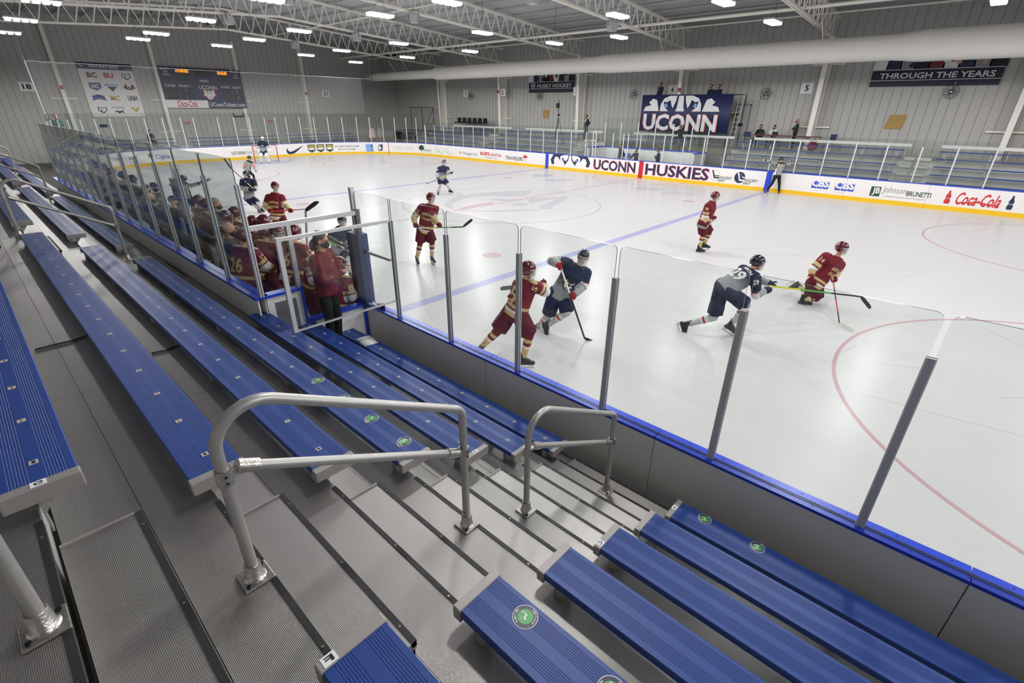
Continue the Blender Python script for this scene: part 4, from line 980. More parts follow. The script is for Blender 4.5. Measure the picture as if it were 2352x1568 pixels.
def grip_hand(root, O, el, hd_, axis, col_, cuff, vox, bare=False, name='glove', side=1):
    d = (hd_ - el).normalized(); ax = axis.normalized() if axis else d.orthogonal().normalized()
    if abs(ax.dot(d)) > .93: ax = (ax + d.orthogonal() * .6).normalized()
    n_ = ortho(d, ax); q_ = ax.cross(n_)
    k = .78 if bare else 1.3; sh = []
    c = hd_
    if not bare:
        sh.append(shell_capsule(c - d * .17, c - d * .08, .075, .06))
    sh.append(shell_ellipsoid(c - n_ * .035 * k, ax * .048 * k, n_ * .036 * k, q_ * .034 * k, 7))
    for f_ in range(4):
        o_ = ax * ((f_ - 1.5) * .025 * k); r_ = (.0165 if not bare else .0092); L_ = (.9, 1.0, .97, .82)[f_]
        pts = [c + o_ + (-n_ * math.cos(a) + q_ * math.sin(a)) * (.034 * k) * (1.08 - .1 * i) for i, a in enumerate((.35, 1.25, 2.2 * L_, 3.2 * L_))]
        for a_, b_ in zip(pts[:-1], pts[1:]): sh.append(shell_capsule(a_, b_, r_, r_ * .92, 7))
    t0 = c - n_ * .03 * k + ax * (side * .035 * k); t1 = t0 - q_ * .032 * k + n_ * .018 * k; t2 = t1 + n_ * .034 * k
    sh.append(shell_capsule(t0, t1, .0135 * k, .012 * k, 7)); sh.append(shell_capsule(t1, t2, .012 * k, .011 * k, 7))
    if bare: return sh
    A1, A2 = NPC[col_], NPC[cuff]
    def dy(P_):
        t = (P_ - np.array(c)) @ np.array(d); C_ = np.where((t < -.095)[:, None], A2, A1); C_ = np.where(((t > -.12) & (t < -.108))[:, None], NPC['white'], C_); return C_
    meld(name, sh, .0085 if vox < .02 else .013, 'cloth', root, 2, dy, O)
def relaxed_hand(c, d, pl, k=.85, side=1):
    """bare hand: palm, four bent fingers, thumb; d = forearm direction, pl = palm side axis"""
    d = d.normalized(); ax = ortho(pl, d); q_ = d.cross(ax); sh = [shell_ellipsoid(c + d * .03 * k, ax * .042 * k, d * .05 * k, q_ * .018 * k, 7)]
    for f_ in range(4):
        b = c + d * .07 * k + ax * ((f_ - 1.5) * .02 * k); L_ = (.07, .082, .076, .06)[f_] * k
        m1 = b + d * L_ * .55 + q_ * .008; m2 = m1 + (d * .8 + q_ * .6) * L_ * .5
        sh += [shell_capsule(b, m1, .0095, .009, 7), shell_capsule(m1, m2, .009, .0075, 7)]
    t0 = c + ax * (side * .035 * k) + d * .01; sh += [shell_capsule(t0, t0 + (ax * side + d * .9) * .03 * k, .012, .0105, 7), shell_capsule(t0 + (ax * side + d * .9) * .03 * k, t0 + (ax * side * .9 + d * 1.9) * .032 * k, .0105, .009, 7)]
    return sh
def stick_obj(s0, s1, s2, label, shaft=('stick_black',), blade='stick_black', nm='hockey_stick', wide=.0):
    s0, s1, s2 = V(s0), V(s1), V(s2)
    t = thing(nm, label, 'hockey stick', s1); d = (s1 - s0); L_ = d.length; n = len(shaft)
    for i, m_ in enumerate(shaft):
        a, b = s0 + d * (i / n) - s1, s0 + d * ((i + 1) / n) - s1; m = MB(); beam(m, a, b, .010, .0145); m.build('shaft_section', m_, t)
    bd = s2 - s1; up = ortho(V((0, 0, 1)), bd.normalized()); nn = bd.normalized().cross(up)
    m = MB(); R = []
    for i in range(6):
        q = i / 5; c = bd * q + nn * (.02 * math.sin(q * 2)); h = .032 + .006 * q + wide
        if i == 0: h = .018
        if i == 5: h *= .6
        R.append([c + up * h * 1.1 + nn * .004, c - up * h * .9 + nn * .004, c - up * h * .9 - nn * .004, c + up * h * 1.1 - nn * .004])
    v = [p_ for r_ in R for p_ in r_]; f = [(i * 4 + j, i * 4 + (j + 1) % 4, (i + 1) * 4 + (j + 1) % 4, (i + 1) * 4 + j) for i in range(5) for j in range(4)] + [(0, 1, 2, 3), (23, 22, 21, 20)]
    m.add(v, f); m.build('blade', blade, t)
    MB().tube([s0 - s1, s0 + d.normalized() * .06 - s1], .016, 8).build('butt_tape', 'stick_white', t); return t
def decal(target, O, c, rt, up, dr, w_, h, text, m_, parent, bold=.02, name='lettering', off=.006, arch=0.0, poly=None):
    """lettering laid on the cloth: every point is carried along dr onto the surface"""
    bm = bmesh.new(); 
    if poly:
        from mathutils.geometry import tessellate_polygon
        vs, fs = [], []
        for P_ in poly:
            o_ = len(vs); vs += P_; fs += [tuple(i + o_ for i in t) for t in tessellate_polygon([[V((a, b, 0)) for a, b in P_]])]
    else: vs, fs, _ = glyphs(text, bold, 2)
    bv = [bm.verts.new((a, b, 0)) for a, b in vs]
    for f in fs:
        try: bm.faces.new([bv[i] for i in f])
        except ValueError: pass
    for _ in range(2):
        ee = [e for e in bm.edges if V(((e.verts[0].co.x - e.verts[1].co.x) * w_, (e.verts[0].co.y - e.verts[1].co.y) * h)).length > .035]
        if ee: bmesh.ops.subdivide_edges(bm, edges=ee, cuts=1); bmesh.ops.triangulate(bm, faces=bm.faces[:])
    tree = BVHTree.FromObject(target, bpy.context.evaluated_depsgraph_get()); dr = dr.normalized()
    vals = []
    for v in bm.verts:
        p_ = c + rt * ((v.co.x - .5) * w_) + up * ((v.co.y - .5) * h + arch * (1 - (2 * v.co.x - 1) ** 2) * h) - O
        r = tree.ray_cast(p_ - dr * .5, dr, 1.0)
        vals.append(r[0] - dr * off if r[0] is not None else p_ - dr * .12)
    for v, q in zip(bm.verts, vals): v.co = q
    me = bpy.data.meshes.new(name); bm.to_mesh(me); bm.free(); me.materials.append(M[m_]); o = bpy.data.objects.new(name, me); col.objects.link(o); o.parent = parent; return o
def player(J, team, label, look=None, vox=.015, group=None, glove=None, ground=(1, 1), stick=None, num=None, sleeve=None, front=None, back=None, goalie=False, legs=True, gloves=True, ref=None, helmet=True, cat='person', crest=None):
    J = {k: V(v) for k, v in J.items()}
    O = V((J['pv'].x, J['pv'].y, min(J[k].z for k in ('al', 'ar')) - .1 if legs else J['pv'].z - 1))
    up = (J['nk'] - J['pv']).normalized(); rt = ortho(J['sr'] - J['sl'], up); fw = up.cross(rt); pv, nk = J['pv'], J['nk']; T_ = (nk - pv).length
    # keep shoulders at human width
    mid = (J['sl'] + J['sr']) / 2; w0 = (J['sr'] - J['sl']).length
    if w0 < .34: J['sl'] = mid - rt * .19; J['sr'] = mid + rt * .19
    hw = (J['sr'] - J['sl']).length / 2
    hipl, hipr = pv - rt * .1 - up * .05, pv + rt * .1 - up * .05
    body = [shell_loft([(pv - up * .1, rt * .12, fw * .09), (pv, rt * .15, fw * .10), (pv + up * .2, rt * .13, fw * .09), (nk - up * .14, rt * .17, fw * .10), (nk - up * .04, rt * .11, fw * .07)]),
            shell_capsule(nk - up * .08, J['hd'] - up * .05, .058, .052)]
    for s in 'lr':
        sh_, e_, h_ = J['s' + s], J['e' + s], J['h' + s]; hp = hipl if s == 'l' else hipr
        body += [shell_capsule(nk - up * .08, sh_, .05, .052), shell_capsule(sh_, e_, .048, .038), shell_capsule(e_, h_ - (h_ - e_).normalized() * .06, .038, .027)]
        if legs: body += [shell_capsule(hp, J['k' + s], .082, .055), shell_capsule(J['k' + s], J['a' + s], .055, .036)]
    civil = None
    bare = ref is not None
    if bare:
        for s in 'lr':
            e_, h_ = J['e' + s], J['h' + s]
            body += relaxed_hand(h_ - (h_ - e_).normalized() * .05, h_ - e_, V((0, 0, 1)), 1.0, 1 if s == 'l' else -1)
    hu = (J['hd'] - nk).normalized() * .45 + V((0, 0, 1)) * .55
    lk = V(look).normalized() if look else fw
    hm = {'bc': 'helmet_maroon', 'uc': 'helmet_navy', 'ref': 'helmet_black'}[team]
    root = empty('tmp')
    later = head_parts(root, O, J['hd'], lk, hu, vox, 'skin', hair=None, helmet='helmet_white' if goalie else (hm if helmet else None), visor=team != 'ref', body_shells=body)
    b = meld('person', body, vox, 'skin', None, 2, off=O); b.location = O
    later()
    for c in list(root.children): c.parent = b
    bpy.data.objects.remove(root)
    tag(b, label, cat, group)
    G_ = NPC; hem = pv - up * .10
    # --- shirt
    th = 1.12 if goalie else 1.0; pad = .0 if team == 'ref' else .032
    tor = [(hem, rt * (.185 + pad) * th, fw * (.14 + pad) * th), (pv + up * .05, rt * (.175 + pad) * th, fw * (.13 + pad) * th), (pv + up * T_ * .5, rt * (.18 + pad) * th, fw * (.13 + pad) * th), (nk - up * .17, rt * (hw + .02) * th, fw * (.135 + pad) * th), (nk - up * .07, rt * (hw * .92), fw * .12), (nk - up * .0, rt * .12, fw * .10), (nk + up * .035, rt * .085, fw * .085)]
    sh = [shell_loft(tor, p=2.3)]
    ra, rb, rc = (.066, .058, .046) if team == 'ref' else ((.1, .088, .07) if not goalie else (.1, .1, .085))
    for s in 'lr':
        e_, h_ = J['e' + s], J['h' + s]; wr = h_ - (h_ - e_).normalized() * (.07 if team == 'ref' else .10)
        sh += [shell_capsule(mid + (J['s' + s] - mid) * .7 + up * .0, J['s' + s], ra * 1.05, ra), shell_capsule(J['s' + s], e_, ra, rb), shell_capsule(e_, wr, rb, rc)]
    Jn = {k: np.array(v) for k, v in J.items()}; upn, rtn = np.array(up), np.array(rt)
    def dye(P_):
        h = (P_ - np.array(hem)) @ upn; x = (P_ - np.array(pv)) @ rtn
        best = np.full(len(P_), .19); reg = np.zeros(len(P_), int); tt = np.zeros(len(P_))
        # torso distance proxy
        dt = np.abs(x) - .15 + 0 * h; best = np.maximum(dt, 0) + .10
        for k, s in enumerate('lr'):
            for q, (a, c_) in enumerate((('s', 'e'), ('e', 'h'))):
                t, d_ = seg(P_, Jn[a + s], Jn[c_ + s]); d_ = d_ + (.03 if q == 0 else 0) + np.where(t < .0, .1, 0); m_ = d_ < best; best = np.where(m_, d_, best); reg[m_] = 1 + q; tt[m_] = t[m_]
        C_ = np.empty((len(P_), 3)); w = G_['white']
        if team == 'bc':
            C_[:] = G_['maroon']
            T0 = reg == 0
            for lo, hi, cc in ((.0, .075, 'gold'), (.075, .11, 'white'), (.11, .15, 'maroon'), (.15, .20, 'gold')): C_[T0 & (h >= lo - .1 * (lo == 0)) & (h < hi)] = G_[cc]
            C_[T0 & (h > T_ + .125)] = G_['gold']
            U = reg == 1
            C_[U & (tt > .55) & (tt < .75)] = G_['gold']; C_[U & (tt > .75) & (tt < .84)] = G_['maroon']; C_[U & (tt >= .84)] = G_['white']
            L_ = reg == 2; C_[L_] = G_['gold']; C_[L_ & (tt < .12)] = G_['white']
        elif team == 'uc':
            q = np.clip((h - .22) / .22, 0, 1)[:, None]; C_[:] = G_['grey'] * (1 - q) + G_['navy'] * q
            U = reg == 1; C_[U] = G_['navy']; C_[U & (tt > .80)] = G_['red']; C_[U & (tt > .86)] = w
            L_ = reg == 2; C_[L_] = G_['lgrey'] * .8; C_[L_ & (tt < .08)] = w; C_[L_ & (tt > .08) & (tt < .12)] = G_['navy']
        else:
            C_[:] = np.where((np.floor((x + 5) / .035).astype(int) % 2 == 0)[:, None], G_['black'], w)
            L_ = reg >= 1; ang = np.floor(tt * 9).astype(int) % 2 == 0; C_[L_] = np.where(ang[L_][:, None], G_['black'], w)
            if ref == 'orange': m_ = (reg == 1) & (tt > .45) & (tt < .75); C_[m_] = G_['orange']
            C_[(reg == 2) & (tt > .78)] = G_['black']; C_[(reg == 0) & (h > T_ + .06)] = G_['black']
        return C_
    jr = meld('jersey' if team != 'ref' else 'striped_shirt', sh, vox * .85, 'cloth', b, 3, dye, O)
    # --- lower body
    if legs:
        sh = [shell_loft([(pv + up * .06, rt * .16, fw * .12), (pv - up * .08, rt * .205, fw * .165), (pv - up * .16, rt * .19, fw * .15)])]
        r1, r2 = (.145, .142) if team != 'ref' else (.095, .072)
        for s, hp in (('l', hipl), ('r', hipr)):
            kn = J['k' + s]; e2 = hp + (kn - hp) * (.86 if team != 'ref' else 1.0); sh.append(shell_capsule(hp, e2 - (e2 - hp).normalized() * (.05 if team != 'ref' else 0), r1, r2)); dd_ = (e2 - hp).normalized(); o1_ = dd_.orthogonal().normalized(); sh += [shell_loft([(e2 - dd_ * .15, o1_ * r2, dd_.cross(o1_) * r2), (e2 + dd_ * .03, o1_ * r2, dd_.cross(o1_) * r2)])] if team != 'ref' else []
            if team == 'ref': sh.append(shell_capsule(kn, kn + (J['a' + s] - kn) * .9, .072, .055))
        pc = {'bc': 'dkmaroon', 'uc': 'navy', 'ref': 'black'}[team]
        meld('hockey_pants' if team != 'ref' else 'trousers', sh, vox, 'cloth', b, 3, lambda P_: np.tile(G_[pc], (len(P_), 1)), O)
        for s in 'lr':
            kn, an = J['k' + s], J['a' + s]
            if team != 'ref' and not goalie:
                hp = hipl if s == 'l' else hipr; kk = kn + (hp - kn).normalized() * .06
                ss = [shell_capsule(kk, kn, .078, .082), shell_capsule(kn, kn + (an - kn) * .35, .08, .074), shell_capsule(kn + (an - kn) * .3, kn + (an - kn) * .86, .076, .05)]
                def dy(P_, kn=kn, an=an):
                    t, _d = seg(P_, kn, an); C_ = np.empty((len(P_), 3))
                    if team == 'bc':
                        C_[:] = G_['maroon']
                        for lo, hi, cc in ((.14, .28, 'gold'), (.28, .42, 'maroon'), (.42, .53, 'white'), (.53, 2, 'gold')): C_[(t >= lo) & (t < hi)] = G_[cc]
                    else:
                        C_[:] = G_['lgrey']; C_[(t > .2) & (t < .32)] = w_; C_[(t >= .32) & (t < .40)] = G_['red']; C_[(t >= .40) & (t < .48)] = w_
                    return C_
                w_ = G_['white']; meld('sock', ss, vox * .9, 'cloth', b, 2, dy, O)
            if goalie:
                m = (an + kn) / 2; f2 = fw; a_, c_ = kn + up * .22, an - V((0, 0, .04))
                meld('leg_pad', [shell_loft([(a_ + f2 * .02, rt * .1, f2 * .05), (kn + f2 * .05, rt * .14, f2 * .08), (m + f2 * .04, rt * .13, f2 * .07), (c_ + f2 * .08, rt * .12, f2 * .06)], p=4)], .018, 'pad_white', b, 2, off=O)
            skate(b, O, kn, an, J.get('t' + s, an + fw * .15 - V((0, 0, .1))), ground[0 if s == 'l' else 1], vox, s)
    ax = None
    if stick: ax = V(J['s1']) - V(J['s0'])
    if gloves and not bare:
        gc, cf = {'bc': ('maroon', 'maroon'), 'uc': ('navy', 'red')}.get(team, ('black', 'black')); gc, cf = glove or (gc, cf)
        for i, s in enumerate('lr'):
            if goalie:
                meld('goalie_glove', [shell_ellipsoid(J['h' + s] + fw * .03, rt * .10, up * .15, fw * .05)] + [shell_capsule(J['h' + s] + up * (.05 * q), J['h' + s] + up * (.05 * q) + fw * .09 + rt * .02, .018, .015) for q in (-2, -1, 0, 1, 2)], .014, 'pad_white', b, 2, off=O)
            else: grip_hand(b, O, J['e' + s], J['h' + s], ax, gc, cf, vox, side=1 if s == 'l' else -1)
    if sleeve:
        for s, dr in sleeve[1]:
            c = J['s' + s] + (J['e' + s] - J['s' + s]) * .28; dv = V(dr); r_ = ortho(V((0, 0, 1)).cross(dv) * -1, dv.normalized())
            axx = (J['s' + s] - J['e' + s]).normalized(); rr = dv.normalized().cross(axx) * 1
            decal(jr, O, c, rr, axx, dv, .10, .10, sleeve[0], 'white_ink' if team == 'uc' else 'gold', jr, .03, 'sleeve_number')
    if front:
        for (txt, hh, wd, ht, mm, arch) in front: decal(jr, O, pv + up * (T_ * hh), -rt, up, -fw, wd, ht, txt, mm, jr, .04, 'lettering', arch=arch)
    if back:
        for (txt, hh, wd, ht, mm, arch) in back: decal(jr, O, pv + up * (T_ * hh), rt, up, fw, wd, ht, txt, mm, jr, .03, 'lettering', arch=arch)
    if crest:
        for (poly, hh, wd, ht, mm, lat, of_) in crest: decal(jr, O, pv + up * (T_ * hh) - rt * lat, -rt, up, -fw, wd, ht, None, mm, jr, name='crest', poly=poly, off=of_)
    if stick:
        stick_obj(J['s0'], J['s1'], J['s2'], *stick)
    return b, jr, O, (up, rt, fw)
PJ = {'bc11':dict(hd=(5.58,-8.55,1.81),nk=(5.54,-8.55,1.64),sl=(5.64,-8.46,1.55),sr=(5.33,-8.68,1.57),el=(5.63,-8.54,1.30),er=(5.16,-8.84,1.30),hl=(5.93,-8.60,1.15),hr=(5.34,-8.94,1.10),pv=(5.41,-8.67,0.99),kl=(5.62,-8.64,0.68),kr=(5.38,-8.86,0.64),al=(5.47,-8.55,0.18),ar=(5.21,-8.88,0.16),tl=(5.62,-8.59,0.06),tr=(5.37,-8.96,0.03),s0=(5.39,-8.89,1.05),s1=(6.49,-8.25,1.15),s2=(6.71,-8.11,1.36)),'bc5':dict(hd=(11.52,-11.43,1.76),nk=(11.47,-11.40,1.59),sl=(11.24,-11.34,1.44),sr=(11.62,-11.40,1.53),el=(11.14,-11.29,1.23),er=(11.72,-11.24,1.42),hl=(11.34,-11.59,1.32),hr=(11.57,-11.14,1.51),pv=(11.37,-11.50,1.11),kl=(11.13,-11.71,0.71),kr=(11.55,-11.39,0.68),al=(10.91,-11.85,0.41),ar=(11.45,-11.42,0.21),tl=(10.93,-11.96,0.41),tr=(11.53,-11.34,0.07),s0=(11.57,-11.14,1.51),s1=(11.11,-11.26,1.35),s2=(10.89,-11.39,1.29)),'uc2':dict(hd=(11.29,-9.63,1.55),nk=(11.21,-9.64,1.37),sl=(11.30,-9.49,1.23),sr=(10.99,-9.75,1.43),el=(11.34,-9.62,1.02),er=(10.84,-9.98,1.47),hl=(11.30,-9.90,0.87),hr=(11.10,-10.05,1.44),pv=(10.96,-9.80,0.83),kl=(11.18,-9.87,0.52),kr=(10.77,-9.91,0.34),al=(10.79,-9.96,0.15),ar=(10.48,-9.90,-0.01),tl=(10.87,-10.02,0.01),tr=(10.41,-9.90,-0.11),s0=(11.13,-10.06,1.40),s1=(11.54,-9.75,0.05),s2=(11.70,-9.54,-0.10)),'uc29':dict(hd=(13.62,-7.38,1.45),nk=(13.58,-7.43,1.29),sl=(13.38,-7.34,1.27),sr=(13.68,-7.50,1.22),el=(13.61,-7.06,1.06),er=(13.75,-7.47,0.89),hl=(13.90,-7.13,1.06),hr=(13.88,-7.29,0.99),pv=(13.28,-7.70,1.00),kl=(13.18,-7.79,0.37),kr=(13.63,-7.51,0.66),al=(12.75,-7.99,0.14),ar=(13.45,-7.54,0.21),tl=(12.73,-8.06,-0.08),tr=(13.54,-7.53,0.06),s0=(13.87,-7.29,1.05),s1=(15.14,-5.58,0.71),s2=(15.32,-5.35,0.45)),'bc14':dict(hd=(14.43,-4.44,1.32),nk=(14.41,-4.39,1.10),sl=(14.46,-4.19,0.92),sr=(14.22,-4.71,1.16),el=(14.45,-4.29,0.74),er=(14.07,-4.87,0.88),hl=(14.45,-4.49,0.65),hr=(14.10,-4.96,0.72),pv=(14.17,-4.61,0.53),kl=(14.27,-4.66,0.20),kr=(14.12,-4.39,0.15),al=(14.04,-4.73,0.13),ar=(13.78,-4.29,0.28),tl=(14.19,-4.67,0.06),tr=(13.68,-4.39,0.23),s0=(14.44,-4.53,0.68),s1=(14.93,-5.50,0.05),s2=(15.23,-5.68,0.04)),'bc9':dict(hd=(10.56,-1.88,1.68),nk=(10.52,-1.91,1.54),sl=(10.47,-1.68,1.37),sr=(10.48,-2.11,1.44),el=(10.49,-1.74,1.12),er=(10.47,-2.12,1.12),hl=(10.61,-1.76,1.04),hr=(10.55,-2.09,0.93),pv=(10.41,-2.01,0.94),kl=(10.55,-1.81,0.61),kr=(10.48,-2.08,0.59),al=(10.46,-1.80,0.23),ar=(10.43,-2.06,0.14),tl=(10.60,-1.70,0.09),tr=(10.57,-1.94,-0.00),s0=(10.63,-1.74,1.07),s1=(10.61,-2.31,0.82),s2=(10.45,-2.58,0.92)),'uc7':dict(hd=(-3.68,-0.34,1.53),nk=(-3.70,-0.36,1.37),sl=(-3.56,-0.23,1.26),sr=(-3.87,-0.51,1.26),el=(-3.46,-0.27,1.09),er=(-3.88,-0.66,0.98),hl=(-3.18,-0.28,1.08),hr=(-3.69,-0.76,0.79),pv=(-3.78,-0.43,0.79),kl=(-3.53,-0.36,0.55),kr=(-3.75,-0.56,0.54),al=(-3.51,-0.18,0.22),ar=(-3.96,-0.59,0.11),tl=(-3.33,-0.15,0.13),tr=(-3.86,-0.70,-0.00),s0=(-3.15,-0.26,1.10),s1=(-3.92,-1.24,0.60),s2=(-3.98,-1.29,0.58)),'bc8':dict(hd=(1.16,-10.75,1.87),nk=(1.09,-10.77,1.69),sl=(1.22,-10.65,1.57),sr=(0.93,-10.91,1.57),el=(1.32,-10.62,1.36),er=(0.87,-11.03,1.32),hl=(1.61,-10.63,1.23),hr=(1.17,-11.03,1.22),pv=(1.05,-10.80,1.03),kl=(1.26,-10.75,0.67),kr=(1.05,-10.94,0.63),al=(1.13,-10.73,0.20),ar=(0.91,-10.93,0.17),s0=(1.16,-11.04,1.20),s1=(1.89,-10.17,1.27),s2=(2.11,-9.96,1.48)),'ucC':dict(hd=(-5.64,-9.04,1.50),nk=(-5.68,-9.03,1.35),sl=(-5.49,-8.85,1.24),sr=(-5.83,-9.17,1.24),el=(-5.41,-8.85,0.97),er=(-5.87,-9.27,0.96),hl=(-5.23,-9.00,0.93),hr=(-5.35,-9.11,0.95),pv=(-5.72,-9.07,0.60),kl=(-5.41,-8.94,0.41),kr=(-5.52,-9.05,0.38),al=(-5.43,-8.80,0.15),ar=(-5.53,-8.89,0.09),tl=(-5.25,-8.78,0.08),tr=(-5.40,-8.91,0.02),s0=(-5.20,-8.97,0.91),s1=(-5.55,-9.59,1.79),s2=(-5.70,-9.72,2.14)),'ref':dict(hd=(-15.49,-5.14,1.25),nk=(-15.55,-5.16,1.09),sl=(-15.40,-5.02,0.99),sr=(-15.74,-5.33,0.98),el=(-15.32,-5.02,0.71),er=(-15.80,-5.45,0.71),hl=(-15.18,-5.02,0.49),hr=(-15.68,-5.48,0.49),pv=(-15.70,-5.29,0.57),kl=(-15.35,-5.17,0.32),kr=(-15.61,-5.34,0.32),al=(-15.49,-5.10,0.07),ar=(-15.69,-5.28,-0.00),tl=(-15.34,-5.10,0.04),tr=(-15.53,-5.28,-0.02)),'goalie':dict(hd=(-25.07,-0.34,1.75),nk=(-25.12,-0.34,1.61),sl=(-24.94,-0.17,1.48),sr=(-25.32,-0.53,1.47),el=(-24.76,-0.08,1.19),er=(-25.39,-0.65,1.16),hl=(-24.61,-0.14,0.95),hr=(-25.24,-0.72,0.91),pv=(-25.17,-0.39,0.92),kl=(-24.79,-0.37,0.54),kr=(-25.10,-0.66,0.54),al=(-24.96,-0.19,0.09),ar=(-25.43,-0.62,0.08),tl=(-24.79,-0.24,0.02),tr=(-25.29,-0.70,-0.00)),'line':dict(hd=(8.23,12.44,1.69),nk=(8.24,12.49,1.54),sl=(8.42,12.66,1.47),sr=(8.09,12.35,1.48),el=(8.65,12.86,1.48),er=(7.80,12.09,1.59),hl=(8.88,13.07,1.55),hr=(7.57,11.87,1.68),pv=(8.22,12.47,0.93),kl=(8.39,12.52,0.51),kr=(8.11,12.26,0.51),al=(8.43,12.66,0.06),ar=(7.93,12.20,0.14),tl=(8.46,12.56,-0.01),tr=(7.94,12.08,0.07)),'line2':dict(hd=(-4.24,-11.64,1.66),nk=(-4.24,-11.65,1.54),sl=(-4.08,-11.50,1.46),sr=(-4.30,-11.70,1.46),el=(-3.85,-11.29,1.54),er=(-4.53,-11.84,1.40),hl=(-3.57,-11.03,1.67),hr=(-4.75,-11.97,1.47),pv=(-4.23,-11.64,1.00),kl=(-4.18,-11.59,0.62),kr=(-4.34,-11.74,0.58),al=(-4.21,-11.62,0.19),ar=(-4.41,-11.80,0.15)),'ucm':dict(hd=(5.19,-10.97,1.50),nk=(5.13,-10.98,1.35),sl=(5.25,-10.87,1.25),sr=(4.96,-11.14,1.23),el=(5.30,-10.89,1.03),er=(4.99,-11.24,1.06),hl=(5.49,-10.93,0.84),hr=(5.38,-11.23,0.98),pv=(5.03,-11.08,0.77),kl=(5.36,-11.05,0.64),kr=(5.10,-11.22,0.52),al=(5.18,-10.94,0.21),ar=(4.88,-11.21,0.09),tl=(5.29,-10.97,0.14),tr=(4.93,-11.30,0.03),s0=(5.14,-11.52,1.15),s1=(5.54,-11.02,0.86),s2=(5.08,-11.64,1.36))}
DOG_O = [(.08, 1), (.28, .8), (.5, .84), (.72, .8), (.92, 1), (.95, .6), (1, .38), (.8, .3), (.72, .12), (.5, 0), (.28, .12), (.2, .3), (0, .38), (.05, .6)]
_dw = [[(.10, .44), (.28, .52), (.42, .46), (.45, .30), (.34, .16), (.25, .32)], [(.2, .70), (.42, .70), (.45, .58), (.3, .6)], [(.14, .9), (.26, .77), (.17, .66)]]
DOG_W = _dw + [[(1 - a, b) for a, b in q] for q in _dw] + [[(.44, .18), (.56, .18), (.54, .06), (.46, .06)]]
DOG = [([DOG_O], .42, .26, .26, 'navy_dark', 0, .006), (DOG_W, .42, .24, .24, 'white_ink', 0, .009)]
BCF = [('BOSTON', .62, .27, .075, 'gold', .25), ('COLLEGE', .46, .25, .07, 'gold', 0)]
RX = V((.9, -.25, 0))
player(PJ['bc11'], 'bc', 'hockey player number 11 in maroon and gold standing on the ice behind the glass', look=(.75, .1, -.05), stick=('green and yellow stick held level by maroon player number 11', ('stick_white', 'stick_yellow', 'stick_green', 'stick_black'), 'stick_black'), sleeve=('11', (('r', (-.2, 1, .0)),)), front=BCF)
player(PJ['bc5'], 'bc', 'hockey player number 5 in maroon and gold shoving an opponent behind the glass post', look=(.8, .55, -.2), stick=('stick of the maroon player at the glass, mostly hidden by him', ('stick_grey',), 'stick_grey'), sleeve=('5', (('r', (-.35, .9, -.1)),)), back=[('5', .5, .17, .25, 'gold', 0)], ground=(0, 1))
player(PJ['uc2'], 'uc', 'hockey player in navy and grey being shoved near the glass, dog crest on chest', look=(.55, -.75, -.35), stick=('black stick of the navy player being shoved near the glass', ('stick_white', 'stick_black', 'stick_black'), 'stick_black'), sleeve=('2', (('r', (.1, .8, -.9)),)), crest=DOG, glove=('red', 'navy'), ground=(0, 0))
player(PJ['uc29'], 'uc', 'hockey player number 29 in navy and grey lunging to the right with stick raised', look=(.85, .35, -.1), stick=('yellow and green stick swung out level by player number 29', ('stick_yellow', 'stick_green', 'stick_black'), 'stick_black'), sleeve=('29', (('r', (-.3, .95, -.3)),)), back=[('WIRTH', .86, .26, .055, 'white_ink', .15), ('29', .5, .3, .24, 'white_ink', 0)], ground=(0, 0))
player(PJ['bc14'], 'bc', 'hockey player number 14 in maroon and gold skating low on one bent knee', look=(.8, -.2, -.3), stick=('dark red stick with white blade reaching down from player number 14', ('stick_red', 'stick_black', 'stick_red', 'stick_black'), 'stick_white'), sleeve=('14', (('r', (-.2, 1, -.3)),)), front=BCF, ground=(1, 0))
player(PJ['bc9'], 'bc', 'hockey player number 9 in maroon and gold standing near the right blue line', look=(.9, .1, -.15), stick=('short dark stick held low by maroon player number 9', ('stick_grey',), 'stick_grey'), sleeve=('9', (('r', (-.3, 1, -.1)),)), vox=.017)
player(PJ['uc7'], 'uc', 'hockey player in navy and grey gliding beyond the centre circle', look=(.8, -.3, -.1), stick=('green-yellow stick carried by the navy player at centre ice', ('stick_grey', 'stick_yellow', 'stick_grey', 'stick_grey'), 'stick_grey'), vox=.019, sleeve=('7', (('r', (-.3, 1, 0)),)))
player(PJ['bc8'], 'bc', 'hockey player in maroon and gold standing upright on the ice beyond the bench frame', look=(.85, .1, -.05), stick=('red shafted stick held level by the upright maroon player', ('stick_red', 'stick_red', 'stick_grey'), 'stick_black'), front=BCF, vox=.017)
player(PJ['ucC'], 'uc', 'navy captain with letter C skating towards the bench below the referee', look=(.3, -.9, -.1), stick=('long thin stick angled up left by the navy captain', ('stick_yellow', 'stick_black', 'stick_black'), 'stick_black'), vox=.019, front=[('C', .85, .06, .07, 'white_ink', 0)])
player(PJ['ref'], 'ref', 'referee with orange armbands skating before the far net', look=(.8, -.5, -.1), ref='orange', vox=.02)
player(PJ['goalie'], 'uc', 'goaltender in navy and grey with white leg pads in front of the net', look=(.8, -.45, -.1), goalie=True, vox=.022, front=[('UCONN', .5, .2, .06, 'white_ink', 0)])
player(PJ['line'], 'ref', 'linesman in striped shirt with arms spread at the far blue line', look=(.4, -.9, -.05), ref='plain', vox=.018)
player(PJ['line2'], 'ref', 'linesman in striped shirt with one arm outstretched seen through the bench glass', look=(-.2, .9, 0), ref='plain', vox=.019)
player(PJ['ucm'], 'uc', 'hockey player in navy and grey bent forward beyond the bench gate', look=(.85, -.2, -.2), stick=('stick held crosswise by the navy player beyond the bench gate', ('stick_white', 'stick_green', 'stick_white', 'stick_black'), 'stick_black'), front=[('UCONN', .45, .22, .06, 'white_ink', 0)])
